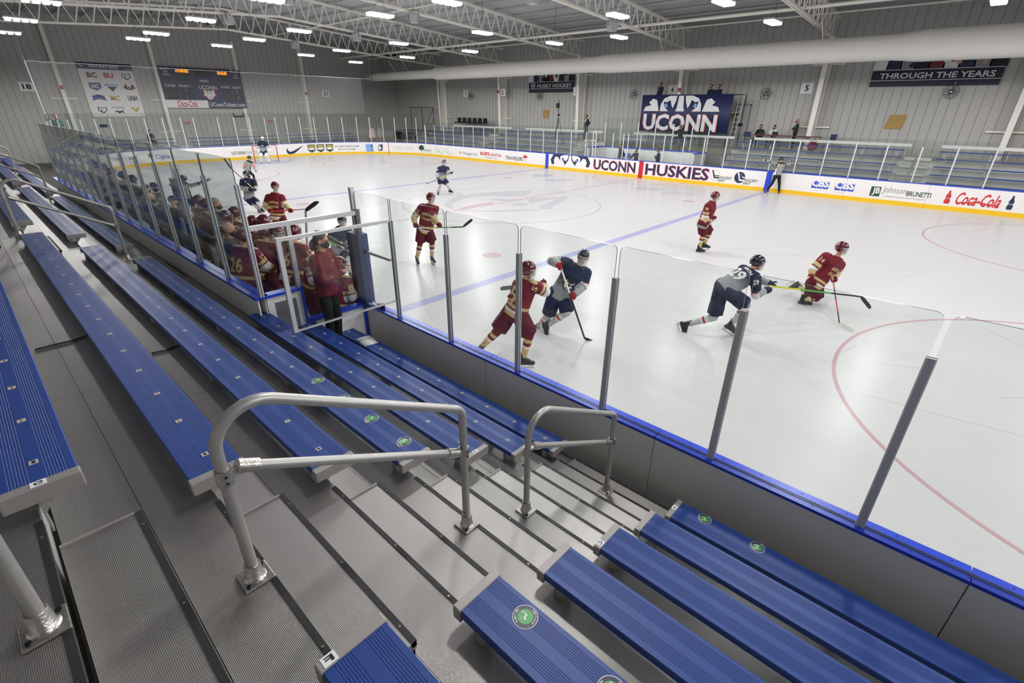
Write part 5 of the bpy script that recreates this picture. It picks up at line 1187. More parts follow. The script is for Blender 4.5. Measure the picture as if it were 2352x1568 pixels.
# ------------------------------------------------------------ officials, bench and spectators' side people
def pose(kind, lean=0.0):
    J = dict(al=(-.11, 0, .09), ar=(.11, .0, .09), kl=(-.12, .03, .50), kr=(.12, .03, .50), pv=(0, 0, .95), nk=(0, lean, 1.46), hd=(0, lean + .04, 1.63), sl=(-.19, lean, 1.41), sr=(.19, lean, 1.41), tl=(-.13, .2, .02), tr=(.13, .2, .02))
    if kind == 'stand': J.update(el=(-.26, -.04, 1.13), er=(.26, -.04, 1.13), hl=(-.26, .08, .88), hr=(.26, .08, .88))
    if kind == 'pockets': J.update(el=(-.31, -.08, 1.14), er=(.31, -.08, 1.14), hl=(-.20, .07, .95), hr=(.20, .07, .95))
    if kind == 'crossed': J.update(el=(-.25, .13, 1.13), er=(.25, .13, 1.13), hl=(.10, .19, 1.15), hr=(-.10, .26, 1.19))
    if kind == 'chest': J.update(el=(-.25, .1, 1.15), er=(.25, -.04, 1.13), hl=(-.02, .22, 1.28), hr=(.26, .08, .88))
    if kind == 'rest': J.update(el=(-.27, .22, 1.18), er=(.27, .2, 1.18), hl=(-.16, .42, 1.05), hr=(.16, .42, 1.08), pv=(0, -.06, .95))
    if kind == 'sit':
        J = dict(al=(-.12, .42, .09), ar=(.12, .42, .09), kl=(-.12, .42, .52), kr=(.12, .42, .52), pv=(0, 0, .55), nk=(0, .06 + lean, 1.06), hd=(0, .1 + lean, 1.23), sl=(-.19, .06 + lean, 1.01), sr=(.19, .06 + lean, 1.01), el=(-.25, .14, .76), er=(.25, .14, .76), hl=(-.14, .4, .78), hr=(.14, .4, .78), tl=(-.12, .62, .02), tr=(.12, .62, .02))
    return J
def spin(J, base, yaw):
    c, s = math.cos(yaw), math.sin(yaw); return {k: (base[0] + v[0] * c - v[1] * s, base[1] + v[0] * s + v[1] * c, base[2] + v[2]) for k, v in J.items()}
def civilian(J, label, top, bottom, vox=.022, hair='hair_dark', mask='mask_black', look=None, glasses=False, cap=None, skin='skin', group=None, shirt=None, tie=False, bulk=1.0, crest=None, handdir=None):
    J = {k: V(v) for k, v in J.items()}
    up = (J['nk'] - J['pv']).normalized(); rt = ortho(J['sr'] - J['sl'], up); fw = up.cross(rt); pv, nk = J['pv'], J['nk']; O = V((pv.x, pv.y, min(J['al'].z, J['ar'].z) - .09)); T_ = (nk - pv).length
    hipl, hipr = pv - rt * .09, pv + rt * .09
    body = [shell_loft([(pv - up * .1, rt * .12, fw * .09), (pv, rt * .14, fw * .10), (pv + up * .2, rt * .13, fw * .09), (nk - up * .14, rt * .17, fw * .10), (nk - up * .04, rt * .10, fw * .07)]), shell_capsule(nk - up * .08, J['hd'] - up * .05, .056, .05)]
    for s, hp in (('l', hipl), ('r', hipr)):
        e_, h_ = J['e' + s], J['h' + s]; dd = (h_ - e_).normalized()
        body += [shell_capsule(J['s' + s], e_, .045, .037), shell_capsule(e_, h_ - dd * .05, .037, .027)] + relaxed_hand(h_ - dd * .05, dd, fw, 1.0, 1 if s == 'l' else -1)
        body += [shell_capsule(hp, J['k' + s], .075, .052), shell_capsule(J['k' + s], J['a' + s], .052, .034)]
    root = empty('tmp'); lk = V(look) if look else fw
    later = head_parts(root, O, J['hd'], lk, (J['hd'] - nk).normalized() * .4 + V((0, 0, 1)) * .6, vox, skin, hair=None if cap else hair, mask=mask, glasses=glasses, cap=cap, body_shells=body, visor=False)
    b = meld('person', body, min(vox, .018), skin, None, 2, off=O); b.location = O; later()
    for c in list(root.children): c.parent = b
    bpy.data.objects.remove(root); tag(b, label, 'person', group)
    hw = (J['sr'] - J['sl']).length / 2; hem = pv - up * .08
    sh = [shell_loft([(hem, rt * .175 * bulk, fw * .135 * bulk), (pv + up * .1, rt * .17 * bulk, fw * .13 * bulk), (pv + up * T_ * .55, rt * .18 * bulk, fw * .13 * bulk), (nk - up * .16, rt * (hw + .02), fw * .125), (nk - up * .06, rt * (hw * .85), fw * .1), (nk + up * .01, rt * .085, fw * .075), (nk + up * .03, rt * .07, fw * .068)], p=2.2)]
    for s in 'lr':
        e_, h_ = J['e' + s], J['h' + s]; sh += [shell_capsule(nk + (J['s' + s] - nk) * .6 - up * .03, J['s' + s], .07, .07), shell_capsule(J['s' + s], e_, .07 * bulk, .06 * bulk), shell_capsule(e_, h_ - (h_ - e_).normalized() * .07, .06, .044)]
    tc_ = NPC[top]; fn = np.array(fw); rn = np.array(rt); pn = np.array(pv); un = np.array(up)
    def dye(P_):
        C_ = np.tile(tc_, (len(P_), 1)); 
        if shirt:
            x = (P_ - pn) @ rn; y = (P_ - pn) @ fn; h = (P_ - pn) @ un; m_ = (y > .06) & (h > T_ * .45) & (np.abs(x) < .012 + .16 * np.clip((h - T_ * .45) / T_, 0, 1)); C_[m_] = NPC[shirt]
        if tie:
            x = (P_ - pn) @ rn; y = (P_ - pn) @ fn; C_[(y > .06) & (np.abs(x) < .022)] = NPC['black']
        return C_
    jk = meld('jacket' if not tie or shirt else 'shirt', sh, vox * .9, 'cloth', b, 3, dye, O)
    sh = [shell_loft([(pv + up * .02, rt * .15, fw * .115), (pv - up * .1, rt * .16, fw * .12)])]
    for s, hp in (('l', hipl), ('r', hipr)):
        sh += [shell_capsule(hp - up * .03, J['k' + s], .095, .07), shell_capsule(J['k' + s], J['a' + s] + V((0, 0, .03)), .07, .056)]
        a = J['a' + s]; d = ortho(J.get('t' + s, a + fw) - a, V((0, 0, 1)))
        meld('shoe', [shell_capsule(a - d * .04 - V((0, 0, .04)), a + d * .16 - V((0, 0, .05)), .042, .036), shell_capsule(a, a - V((0, 0, .03)), .042, .042)], .014, 'skate_boot', b, 1, off=O)
    meld('trousers', sh, vox, 'cloth', b, 3, lambda P_: np.tile(NPC[bottom], (len(P_), 1)), O)
    if crest: decal(jk, O, pv + up * (T_ * .75) - rt * .09, -rt, up, -fw, .05, .05, None, crest, jk, name='crest', poly=[DOG_O])
    return b
# the coach in the maroon jacket, arms folded, facing along the boards
CB = (9.55, -13.70, .57); cy = -1.0
J = spin(pose('crossed'), CB, cy); J = {k: (v[0], v[1], CB[2] + (v[2] - CB[2]) * 1.05) for k, v in J.items()}
civilian(J, 'person in maroon jacket and black mask standing with folded arms at the bench end', 'maroon', 'black', vox=.013, hair='hair_brown', look=(.72, .69, 0), glasses=True, bulk=1.12, crest='gold')
# maroon players crowded on the near bench: one is modelled, the rest stand as copies turned their own way
J = spin(pose('rest', .1), (0, 0, 0), 0)
bp_, bj, bO, fr = player(J, 'bc', 'proto', vox=.016, num=None, sleeve=('12', (('l', (1, -.2, 0)), ('r', (-1, -.2, 0)))), back=[('26', .5, .26, .24, 'gold', 0)], front=BCF)
bp_['group'] = 'maroon players standing at the near bench'
BCP = [((582, 512), 1.98, .1, 'between the grey posts, farther of the pair'), ((608, 510), 2.03, -.2, 'behind the grey top rail, nearer of the pair'), ((612, 534), 1.98, .3, 'with the big 26 on the back beside the corner post'), ((641, 534), 1.98, -2.2, 'turned towards the camera under the grey rail'),
       ((676, 534), 2.08, .2, 'just left of the jacketed man, only helmet showing above the rail'), ((730, 567), 1.98, -1.2, 'right behind the masked man in the maroon jacket'), ((541, 490), 2.05, .1, 'left of the tall corner post'), ((458, 462), 2.05, .2, 'farthest of the maroon helmets'), ((475, 471), 2.05, -.1, 'second farthest of the maroon helmets'),
       ((519, 500), 2.08, .5, 'half hidden behind the grey post left of the corner'), ((560, 545), 2.06, .4, 'low beside the white end wall of the bench')]
for i, (px, z, yaw, lb) in enumerate(BCP):
    P_ = hit(*px, 2, z); o = bp_ if i == 0 else copy_tree(bp_); c, s = math.cos(yaw), math.sin(yaw); hx, hy = 0, .14
    o.location = (P_.x - (hx * c - hy * s) + (bO.x * c - bO.y * s), P_.y - (hx * s + hy * c) + (bO.x * s + bO.y * c), P_.z - 1.64 + bO.z); o.rotation_euler = (0, 0, yaw); o['label'] = 'maroon bench player ' + lb
# player 8 seen from behind beside the padded post
P_ = V((8.95, -13.12, 1.66)); J = spin(pose('sit', .08), (P_.x, P_.y - .18, P_.z - 1.24), .15)
J['al'] = tuple(V(J['al']) + V((0, 0, .02))); 
player(J, 'bc', 'maroon player number 8 sitting with his back to the stands by the padded post', look=(.75, .6, -.1), vox=.014, back=[('* * * * *', 1.0, .12, .012, 'white_ink', 0), ('AGNEW', .86, .24, .06, 'gold', .1), ('8', .45, .2, .25, 'gold', 0)], sleeve=('8', (('r', (-1, .1, 0)),)))
tag(MB().box(8.7, 9.15, -13.5, -13.0, .3, .86).build('players_stool', 'board_back'), 'low white box seat by the padded post at the bench end', 'seat')
stick_obj((7.35, -13.0, .9), hit(702, 484, 1, -12.95), hit(731, 464, 1, -12.87), 'black taped hockey stick held upright above the maroon helmets', ('stick_black', 'stick_grey'), 'stick_black')
# dark uniformed players and staff of the farther bench
J = spin(pose('rest', .1), (0, 0, 0), 0)
up_, uj, uO, fr = player(J, 'uc', 'proto', vox=.02)
up_['group'] = 'navy players at the farther bench'
UCP = [((305, 413), 1.98, .2, 'nearest of the navy helmets'), ((283, 404), 1.98, -.2, 'second nearest of the navy helmets'), ((257, 395), 1.98, .1, 'third of the navy helmets'), ((240, 385), 1.98, .3, 'fourth of the navy helmets'), ((225, 380), 1.98, -.1, 'fifth of the navy helmets'), ((212, 374), 1.98, .2, 'sixth of the navy helmets')]
for i, (px, z, yaw, lb) in enumerate(UCP):
    P_ = hit(*px, 2, z); o = up_ if i == 0 else copy_tree(up_); c, s = math.cos(yaw), math.sin(yaw); hx, hy = 0, .14
    o.location = (P_.x + .14 * s + (uO.x * c - uO.y * s), P_.y - .14 * c + (uO.x * s + uO.y * c), P_.z - 1.64 + uO.z); o.rotation_euler = (0, 0, yaw); o['label'] = 'navy bench player behind the glass, ' + lb
def at_head(px, z, kind, yaw, *a, **k):
    P_ = hit(*px, 2, z); hz = 1.23 if kind == 'sit' else 1.63; hy = .1 if kind == 'sit' else .04
    J = spin(pose(kind), (P_.x + hy * math.sin(yaw), P_.y - hy * math.cos(yaw), P_.z - hz), yaw); return civilian(J, *a, **k)
at_head((528, 528), 2.0, 'rest', -.5, 'bald person in dark jacket leaning forward behind the maroon players', 'charcoal', 'black', hair=None, vox=.018)
at_head((497, 469), 2.12, 'stand', -.6, 'grey-haired person in dark jacket with black mask on the maroon bench', 'charcoal', 'black', hair='hair_grey', vox=.02)
at_head((434, 496), 2.0, 'rest', .1, 'person with shaved head and dark mask at the bench glass', 'navy', 'black', hair=None, vox=.02, skin='skin_b')
at_head((370, 456), 2.0, 'pockets', -.9, 'dark-haired person in grey jacket standing between the two benches', 'steel', 'black', hair='hair_brown', vox=.022)
at_head((345, 456), 2.0, 'stand', .3, 'light-haired person in grey jacket behind the farther bench', 'steel', 'black', hair=None, vox=.022)
at_head((354, 430), 2.0, 'stand', -1.0, 'person in blue cap at the farther bench', 'grey', 'navy', cap='navy', vox=.022)
at_head((336, 434), 2.0, 'stand', .2, 'dark-haired person in grey top beside the blue cap', 'grey', 'navy', vox=.024)
at_head((398, 462), 1.98, 'stand', .2, 'person in navy cap next to the blue padded divider', 'navy', 'black', cap='navy', vox=.024)
# far side people
def at_plane(px, y, kind, yaw, *a, **k):
    P_ = hit(*px, 1, y); J = spin(pose(kind), (P_.x, y, 1.81), yaw); return civilian(J, *a, **k)
at_plane((1349, 262), 18.7, 'pockets', 2.7, 'person in navy jacket and grey trousers standing behind the far benches', 'navy', 'steel', vox=.026, shirt='white')
at_plane((1832, 282), 20.4, 'crossed', 2.0, 'bald person in dark suit with folded arms behind the far counter rail', 'charcoal', 'black', hair=None, shirt='white', vox=.026, skin='skin_b')
at_plane((1782, 287), 20.15, 'sit', 2.9, 'seated person in white shirt and black tie at the far table', 'white', 'black', tie=True, vox=.026)
at_plane((1750, 289), 20.15, 'sit', 2.9, 'seated person in black top beside the white-shirted person', 'black', 'black', vox=.026)
for px, k, lb in (((1519, 194), 'chest', 'person in dark jacket on the platform above the banner, left one'), ((1635, 199), 'pockets', 'person in dark top on the platform above the banner, middle one'), ((1653, 199), 'crossed', 'person with folded arms on the platform above the banner, rightmost')):
    P_ = hit(*px, 1, 19.9); J = spin(pose(k), (P_.x, P_.y, P_.z - 1.63), 2.9); civilian(J, lb, 'navy', 'black', vox=.028)
for px, y, k, yaw, lb, tp_ in (((1427, 335), 13.9, 'pockets', 2.6, 'person with hands on hips in the penalty box by the clock table', 'charcoal'), ((1463, 345), 13.9, 'rest', 2.9, 'person bent over the table in the penalty box', 'charcoal'), ((1514, 345), 14.0, 'chest', 1.9, 'person in navy jacket holding a camera in the penalty box', 'navy')):
    P_ = hit(*px, 1, y); J = spin(pose(k), (P_.x, P_.y, P_.z - 1.63), yaw); civilian(J, lb, tp_, 'black', vox=.026)
P_ = hit(1566, 291, 1, 17.6); civilian(spin(pose('sit'), (P_.x, P_.y, P_.z - 1.23), 2.8), 'seated person in dark hooded top at the counter under the banner', 'black', 'black', vox=.028)
P_ = hit(127, 268, 0, -24.5); civilian(spin(pose('stand'), (P_.x, P_.y, P_.z - 1.63), -1.2), 'person in green top standing high in the near corner by the end wall', 'green', 'black', vox=.028, mask=None, hair='hair_grey')
P_ = hit(340, 302, 0, -33.6); civilian(spin(pose('sit', .1), (P_.x, P_.y, P_.z - 1.23), -1.2), 'person in dark coat seated on the end bleachers behind the net', 'navy', 'black', vox=.03, mask=None)
# ------------------------------------------------------------ walls' banners, scoreboard, signs
def far_fn(x0, x1, z0, z1, y): return lambda u, v: (x0 + (x1 - x0) * u, y, z0 + (z1 - z0) * v)
def end_fn(y0, y1, z0, z1, x): return lambda u, v: (x, y0 + (y1 - y0) * u, z0 + (z1 - z0) * v)
def sub(fn, a, b, c, d): return lambda u, v: fn(a + (b - a) * u, c + (d - c) * v)
def wr(par, s, fn, m_, bold=0.0, name='lettering', **k): mb = MB(); write(mb, s, fn, bold=bold, **k); return mb.build(name, m_, par)
def shp(par, polys, fn, m_, name='emblem'):
    mb = MB()
    for P_ in polys: shape(mb, P_, fn)
    return mb.build(name, m_, par)
SQ = [(0, 0), (1, 0), (1, 1), (0, 1)]
# scoreboard
x = -37.4 + .32
t = thing('scoreboard', 'wide navy scoreboard with amber team names on the end wall', 'scoreboard')
MB().box(-37.08 - .3, x, -2.98, 3.63, 3.8, 6.92).build('cabinet', 'banner_navy', t, .01)
F = end_fn(-2.98, 3.63, 3.8, 6.92, x + .004); F2 = end_fn(-2.98, 3.63, 3.8, 6.92, x + .008); F3 = end_fn(-2.98, 3.63, 3.8, 6.92, x + .012)
shp(t, [SQ], sub(F, .0, .50, .0, .2), 'white_board', 'advert_panel'); wr(t, 'Coca-Cola', sub(F2, .13, .36, .02, .19), 'red_text', .02, shear=.35)
wr(t, 'UConnTickets.com', sub(F2, .52, .98, .04, .15), 'white_ink', .01)
for a, b, c, d, s in ((.03, .13, .93, .98, 'SHOTS'), (.06, .11, .86, .91, 'ON'), (.05, .13, .79, .84, 'GOAL'), (.88, .97, .93, .98, 'SHOTS'), (.91, .95, .86, .91, 'ON'), (.89, .96, .79, .84, 'GOAL'), (.46, .57, .66, .72, 'PERIOD'), (.04, .16, .52, .58, 'PLAYER'), (.20, .33, .52, .58, 'PENALTY'), (.71, .82, .52, .58, 'PLAYER'), (.86, .97, .52, .58, 'PENALTY'), (.43, .65, .48, .58, 'UCONN')):
    wr(t, s, sub(F2, a, b, c, d), 'white_ink', .01)
for a, b, c, d in ((.03, .13, .68, .78), (.19, .35, .78, .99), (.42, .62, .78, .99), (.69, .84, .78, .99), (.87, .98, .66, .77), (.19, .34, .66, .76), (.69, .84, .66, .76), (.04, .17, .38, .5), (.2, .35, .38, .5), (.04, .17, .22, .35), (.2, .35, .22, .35), (.71, .83, .38, .5), (.86, .98, .38, .5), (.71, .83, .22, .35), (.86, .98, .22, .35)):
    shp(t, [SQ], sub(F, a, b, c, d), 'black', 'digit_window')
wr(t, 'HUSKIES', sub(F2, .2, .35, .88, .96), 'amber_led', .03); wr(t, 'EAGLES', sub(F2, .70, .82, .87, .95), 'amber_led', .03)
for c in (.25, .29, .41, .45): shp(t, [SQ], sub(F2, .262, .27, c, c + .02), 'amber_led' if False else 'white_ink', 'colon_dot'); shp(t, [SQ], sub(F2, .905, .913, c, c + .02), 'white_ink', 'colon_dot')
shp(t, [DOG_O], sub(F, .46, .63, .2, .5), 'red_text'); shp(t, [DOG_O], sub(F2, .475, .615, .22, .49), 'white_ink'); shp(t, [[(.3, .7), (.42, .66), (.36, .55)], [(.7, .7), (.58, .66), (.64, .55)], [(.44, .3), (.56, .3), (.5, .2)]], sub(F3, .47, .62, .21, .5), 'navy_dark')
# conference banner
t = thing('conference_banner', 'white banner of team emblems headed HOCKEY EAST on the end wall', 'banner')
F = end_fn(-8.25, -4.70, 3.12, 6.95, -37.36); MB().box(-37.385, -37.365, -8.25, -4.70, 3.12, 6.95).build('cloth', 'white_board', t)
F2 = end_fn(-8.25, -4.70, 3.12, 6.95, -37.355); shp(t, [SQ], sub(F, 0, 1, .88, 1), 'banner_navy', 'header'); wr(t, 'HOCKEY EAST', sub(F2, .22, .76, .91, .965), 'white_ink', .02); shp(t, [stick], sub(F2, .04, .12, .91, .97), 'white_ink'); wr(t, 'UCONN', sub(F2, .86, .97, .895, .915), 'white_ink')
E3 = [('BC', 'maroon_text', .05), ('BU', 'red_text', .05), (None, 'navy', 0), ('HC', 'purple_text', .05), ('MAINE', 'sky_text', .04), ('U', 'maroon_text', .05), ('LOWELL', 'navy', .02), ('MC', 'gold_text', .04), ('UNH', 'navy', .04), (None, 'ink', 0), ('PROVIDENCE', 'grey_text', .02), ('V', 'gold_text', .06)]
for i, (s, m_, bd) in enumerate(E3):
    cx, cy = (.22, .52, .85)[i % 3], (.77, .56, .35, .13)[i // 3]; a, b, c, d = cx - .09, cx + .09, cy - .065, cy + .065
    if s is None: shp(t, [DOG_O], sub(F, a, b, c, d), m_); shp(t, [DOG_O], sub(F2, a + .02, b - .02, c + .02, d - .02), 'white_board'); shp(t, DOG_W[:2], sub(F2, a + .02, b - .02, c + .01, d - .03), m_)
    else:
        wide = len(s) > 3; wr(t, s, sub(F, a - .03 * wide, b + .03 * wide, (c + .02) if not wide else cy + .02, (d - .01) if not wide else d), m_, bd)
        if s == 'MAINE': shp(t, [[(0, 1), (1, 1), (.5, 0)]], sub(F, a, b, c - .02, cy + .01), 'navy')
        if s == 'U': wr(t, 'MASS', sub(F2, a - .02, b + .02, cy - .02, cy + .02), 'ink', .04)
        if s == 'LOWELL': shp(t, [[(0, 0), (.1, .7), (.5, 1), (.9, .7), (1, 0), (.5, .3)]], sub(F, a - .04, b + .04, cy - .05, cy + .07), 'blue_text'); shp(t, [[(.4, .2), (.9, .6), (1, .2)]], sub(F2, a, b, cy - .04, cy + .05), 'red_text')
        if s == 'PROVIDENCE': shp(t, [[(0, .4), (.3, .7), (.6, .6), (1, .9), (.8, .5), (1, .1), (.7, .3), (.4, 0), (.4, .35)]], sub(F, a - .02, b + .02, c - .01, cy + .01), 'ink')
        if s == 'HC': shp(t, [[(0, 1), (1, 1), (1, .4), (.5, 0), (0, .4)]], sub(end_fn(-8.25, -4.70, 3.12, 6.95, -37.362), a - .015, b + .015, c - .01, d + .01), 'purple_text'); wr(t, 'HC', sub(F2, a + .02, b - .02, cy - .03, cy + .05), 'white_ink', .04)
NUMW = {'1': 'one', '2': 'two', '3': 'three', '4': 'four', '5': 'five', '18': 'eighteen', '21': 'twenty-one'}
def plate_far(cx, cz, s, lb, w_=.6, h=.55):
    yy = YW - .03
    if s in '23':
        yy = 20.16; cx = hit(1155 if s == '2' else 1325, 211, 1, yy).x; cz = hit(1240, 211, 1, yy).z
    t = thing('section_sign', lb, 'sign', (cx, yy, cz)); MB().box(-w_ / 2, w_ / 2, -.02, 0, -h / 2, h / 2).build('plate', 'white_paper', t)
    k = {1: .16, 2: .34}[len(s)] * (.45 if s == '1' else 1.15)
    wr(t, s, lambda u, v: ((u - .5) * k * 1.2, -.024, (v - .5) * .34), 'ink', .03, 'numeral')
for s, x_, z_ in (('1', -25.3, 5.32), ('2', -20.3, 5.38), ('3', -11.2, 5.36), ('4', -2.6, 5.36), ('5', 6.45, 5.3)): plate_far(x_, z_, s, 'white wall sign with the black numeral %s on the far wall' % NUMW[s], .7, .62)
for s, y_, z_ in (('18', -11.55, 5.14), ('21', 12.0, 5.24)):
    t = thing('section_sign', 'white wall sign with the black numeral %s on the scoreboard wall' % NUMW[s], 'sign', (-37.37, y_, z_)); MB().box(0, .02, -.42, .42, -.3, .3).build('plate', 'white_paper', t)
    wr(t, s, lambda u, v: (.024, (u - .5) * .5, (v - .5) * .36), 'ink', .03, 'numeral')
for i, (y_, z_) in enumerate(((-1.6, 2.6), (5.69, 2.63))):
    t = thing('exit_sign', 'small red EXIT sign on the end wall, %s from the scoreboard side' % NTH[i], 'exit sign', (-37.37, y_, z_)); MB().box(0, .06, -.26, .26, -.14, .14).build('box', 'lamp_body', t)
    wr(t, 'EXIT', lambda u, v: (.065, (u - .5) * .42, (v - .5) * .2), 'red_text', .04)
    if i == 0: MB().box(.0, .8, -.7, .7, -2.75, -.4).build('door_panel', 'wall_rib', t) if False else None
tag(MB().box(-37.38, -37.33, -8.0, -7.5, 2.35, 2.55).build('wall_plaque', 'banner_navy'), 'small dark blue plaque low on the end wall under the emblem banner', 'plaque')
t = thing('wall_bracket', 'black twin wall bracket below the right end of the scoreboard', 'bracket', (-37.38, 2.8, 3.1)); MB().box(0, .3, -.45, .45, 0, .05).box(0, .05, -.45, -.4, 0, .3).box(0, .05, .4, .45, 0, .3).build('arms', 'black', t)
# far wall banners
def photo_banner(x0, x1, z0, z1, s, lb, icon):
    t = thing('hockey_banner', lb, 'banner'); y = YW - .06
    MB().box(x0, x1, y, y + .015, z0, z1).build('cloth', 'navy_dark', t)
    F = far_fn(x0, x1, z0, z1, y - .004); F2 = far_fn(x0, x1, z0, z1, y - .008); F3 = far_fn(x0, x1, z0, z1, y - .024); r = random.Random(3)
    zl = .44
    shp(t, [SQ], sub(F, 0, 1, zl, 1), 'sky_text', 'picture_ground')
    for k in range(9):
        a = k / 9; c_ = ['white_ink', 'navy', 'grey_text', 'black', 'maroon_text'][k % 5]
        P_ = [(0, 0), (1, 0), (.95, .5), (.8, .62), (.75, .9), (.5, 1), (.3, .9), (.25, .62), (.02, .5)]
        shp(t, [P_], sub(F2, a - .005, a + .12, zl, zl + .38 + r.random() * .15), c_, 'skater_picture')
    for k in range(26):
        a = r.random() * .95; b = zl + .02 + r.random() * .4; w_ = .02 + r.random() * .05; c_ = ['white_ink', 'navy', 'maroon_text', 'skin', 'sky_text', 'black'][k % 6]
        shp(t, [[(0, .2), (.4, 0), (1, .3), (.9, .8), (.5, 1), (.1, .7)]], lambda u, v: (x0 + (x1 - x0) * (a + w_ * u), y - .010 - .0004 * k, z0 + (z1 - z0) * (b + .14 * v)), c_, 'skater_picture')
    for z in (.06, zl - .02): shp(t, [SQ], sub(F3, 0, 1, z + (.09 if z < .1 else 0), z + (.105 if z < .1 else .015)), 'white_ink', 'rule')
    wr(t, s, sub(F2, .2 if icon else .07, .95, .2, .35), 'white_ink', .02)
    if icon: shp(t, [DOG_O], sub(F2, .04, .16, .13, .45), 'grey_text')
photo_banner(-16.7, -11.6, 5.3, 7.25, 'HUSKY HOCKEY', 'navy banner reading HUSKY HOCKEY partly hidden above by the duct', 1)
photo_banner(9.72, 15.4, 5.3, 7.25, 'THROUGH THE YEARS', 'wide navy banner reading THROUGH THE YEARS partly hidden by the duct', 0)
# big banner on the filming platform
t = thing('team_banner', 'large navy banner with dog eyes and UCONN lettering hung from the platform', 'banner')
y = 19.28; x0, x1, z0, z1 = -4.06, 2.62, 2.55, 4.97
m = MB(); n = 40; v = []
for i in range(n + 1):
    u = i / n; yy = y + .02 * math.sin(u * 23) + .015 * math.sin(u * 57)
    for k in (0, 1): v += [(x0 + (x1 - x0) * u, yy + .01 * k, z0), (x0 + (x1 - x0) * u, yy + .01 * k, z1)]
f = []
for i in range(n): a = 4 * i; b = a + 4; f += [(a, b, b + 1, a + 1), (a + 2, a + 3, b + 3, b + 2), (a + 1, b + 1, b + 3, a + 3), (a, a + 2, b + 2, b)]
m.add(v, f, 0, True).build('cloth', 'banner_navy', t)
F = far_fn(x0, x1, z0, z1, y - .045); F2 = far_fn(x0, x1, z0, z1, y - .05)
wr(t, 'UCONN', sub(F, .035, .885, .02, .50), 'red_text', .05); wr(t, 'UCONN', sub(F2, .045, .875, .035, .485), 'grey_text' if False else 'white_ink', .035)
BL = [[(.04, .58), (.06, .68), (.13, .72), (.1, .8), (.15, .9), (.2, .86), (.22, .7), (.235, .56), (.04, .56)], [(.25, .56), (.255, .75), (.29, .9), (.36, .97), (.45, .97), (.44, .82), (.41, .64), (.39, .72), (.37, .86), (.33, .8), (.29, .82), (.3, .68), (.34, .6), (.36, .56)], [(.47, .97), (.5, .97), (.5, .56), (.445, .56), (.46, .66)]]
shp(t, BL, sub(F, 0, .92, 0, 1), 'white_ink'); shp(t, [mir(P_) for P_ in BL], sub(F, 0, .92, 0, 1), 'white_ink')
eye = [(.30, .74), (.325, .78), (.345, .7), (.33, .65), (.31, .66)]
shp(t, [eye, mir(eye)], sub(F2, 0, .92, 0, 1), 'sky_text', 'eye')
t = thing('filming_platform', 'steel platform with ladder behind the big banner', 'platform')
m = MB()
for x_ in (-3.9, -.7, 2.55):
    for y_ in (19.4, 20.6): m.tube([(x_, y_, 1.81), (x_, y_, 4.95)], .03, 8)
m.build('post', 'black_metal', t); MB().box(-4.0, 2.7, 19.36, 20.7, 3.82, 3.9).build('deck', 'plywood', t)
MB().tube([(-4, 19.38, 4.93), (3.2, 19.38, 4.93)], .025, 8).tube([(3.2, 19.38, 4.93), (3.2, 19.9, 4.93), (3.2, 19.9, 1.81)], .025, 8).build('guard_rail', 'black_metal', t)
m = MB().tube([(2.75, 19.45, 1.81), (2.95, 19.45, 4.9)], .02, 6).tube([(3.05, 19.45, 1.81), (3.25, 19.45, 4.9)], .02, 6)
for k in range(9): m.tube([(2.77 + .02 * k, 19.45, 2.1 + .3 * k), (3.07 + .02 * k, 19.45, 2.1 + .3 * k)], .014, 6)
m.build('ladder', 'alu_post', t)
o = MB().box(2.32, 3.22, YW - .04, YW - .005, 1.81, 4.31).build('door_1', 'wall_paint'); structure(o); MB().box(2.25, 2.32, YW - .06, YW - .005, 1.81, 4.38).box(3.22, 3.29, YW - .06, YW - .005, 1.81, 4.38).box(2.25, 3.29, YW - .06, YW - .005, 4.31, 4.38).build('door_frame', 'wall_rib', o)
MB().box(2.6, 2.95, YW - .05, YW - .04, 3.0, 3.2).build('door_sign', 'banner_navy', o)
# wall fans
def fan():
    t = empty('wall_fan'); m = MB()
    for r in (.12, .2, .28, .34): m.tube([(r * math.cos(a), -.28, r * math.sin(a)) for a in np.linspace(0, 2 * PI, 21)], .007, 5)
    for k in range(12): a = PI * k / 6; m.tube([(0, -.34, 0), (.34 * math.cos(a), -.28, .34 * math.sin(a)), (.3 * math.cos(a), -.14, .3 * math.sin(a))], .005, 4)
    m.build('cage', 'black_metal', t); v, f = shell_ellipsoid(V((0, -.26, 0)), V((.11, 0, 0)), V((0, .1, 0)), V((0, 0, .11))); MB().add(v, f, 0, True).build('motor_hub', 'steel', t)
    m = MB()
    for k in range(4): a = PI * k / 2 + .4; c, s = math.cos(a), math.sin(a); m.add([(0.05 * c, -.23, .05 * s), (.28 * c - .08 * s, -.2, .28 * s + .08 * c), (.28 * c + .08 * s, -.25, .28 * s - .08 * c)], [(0, 1, 2)])
    m.build('blade', 'alu_post', t); MB().tube([(0, 0, .05), (0, -.2, 0)], .03, 8).box(-.55, .5, -.06, -.03, -.04, -.01).box(-.08, .08, -.02, 0, -.12, .12).tube([(0, -.1, 0), (.05, -.12, .5)], .015, 6).build('wall_arm', 'alu_post', t); return t
fp = fan()
for i, (x_, z_, lb) in enumerate(((-24.4, 5.1, 'right of sign 1'), (-15.3, 5.02, 'below the HUSKY HOCKEY banner'), (-5.7, 5.06, 'left of the filming platform'), (4.1, 5.0, 'left of sign 5'), (13.6, 5.0, 'below the THROUGH THE YEARS banner'))):
    o = fp if i == 0 else copy_tree(fp); o.location = (x_, YW, z_); tag(o, 'round caged wall fan on the far wall, ' + lb, 'fan', 'wall fans')
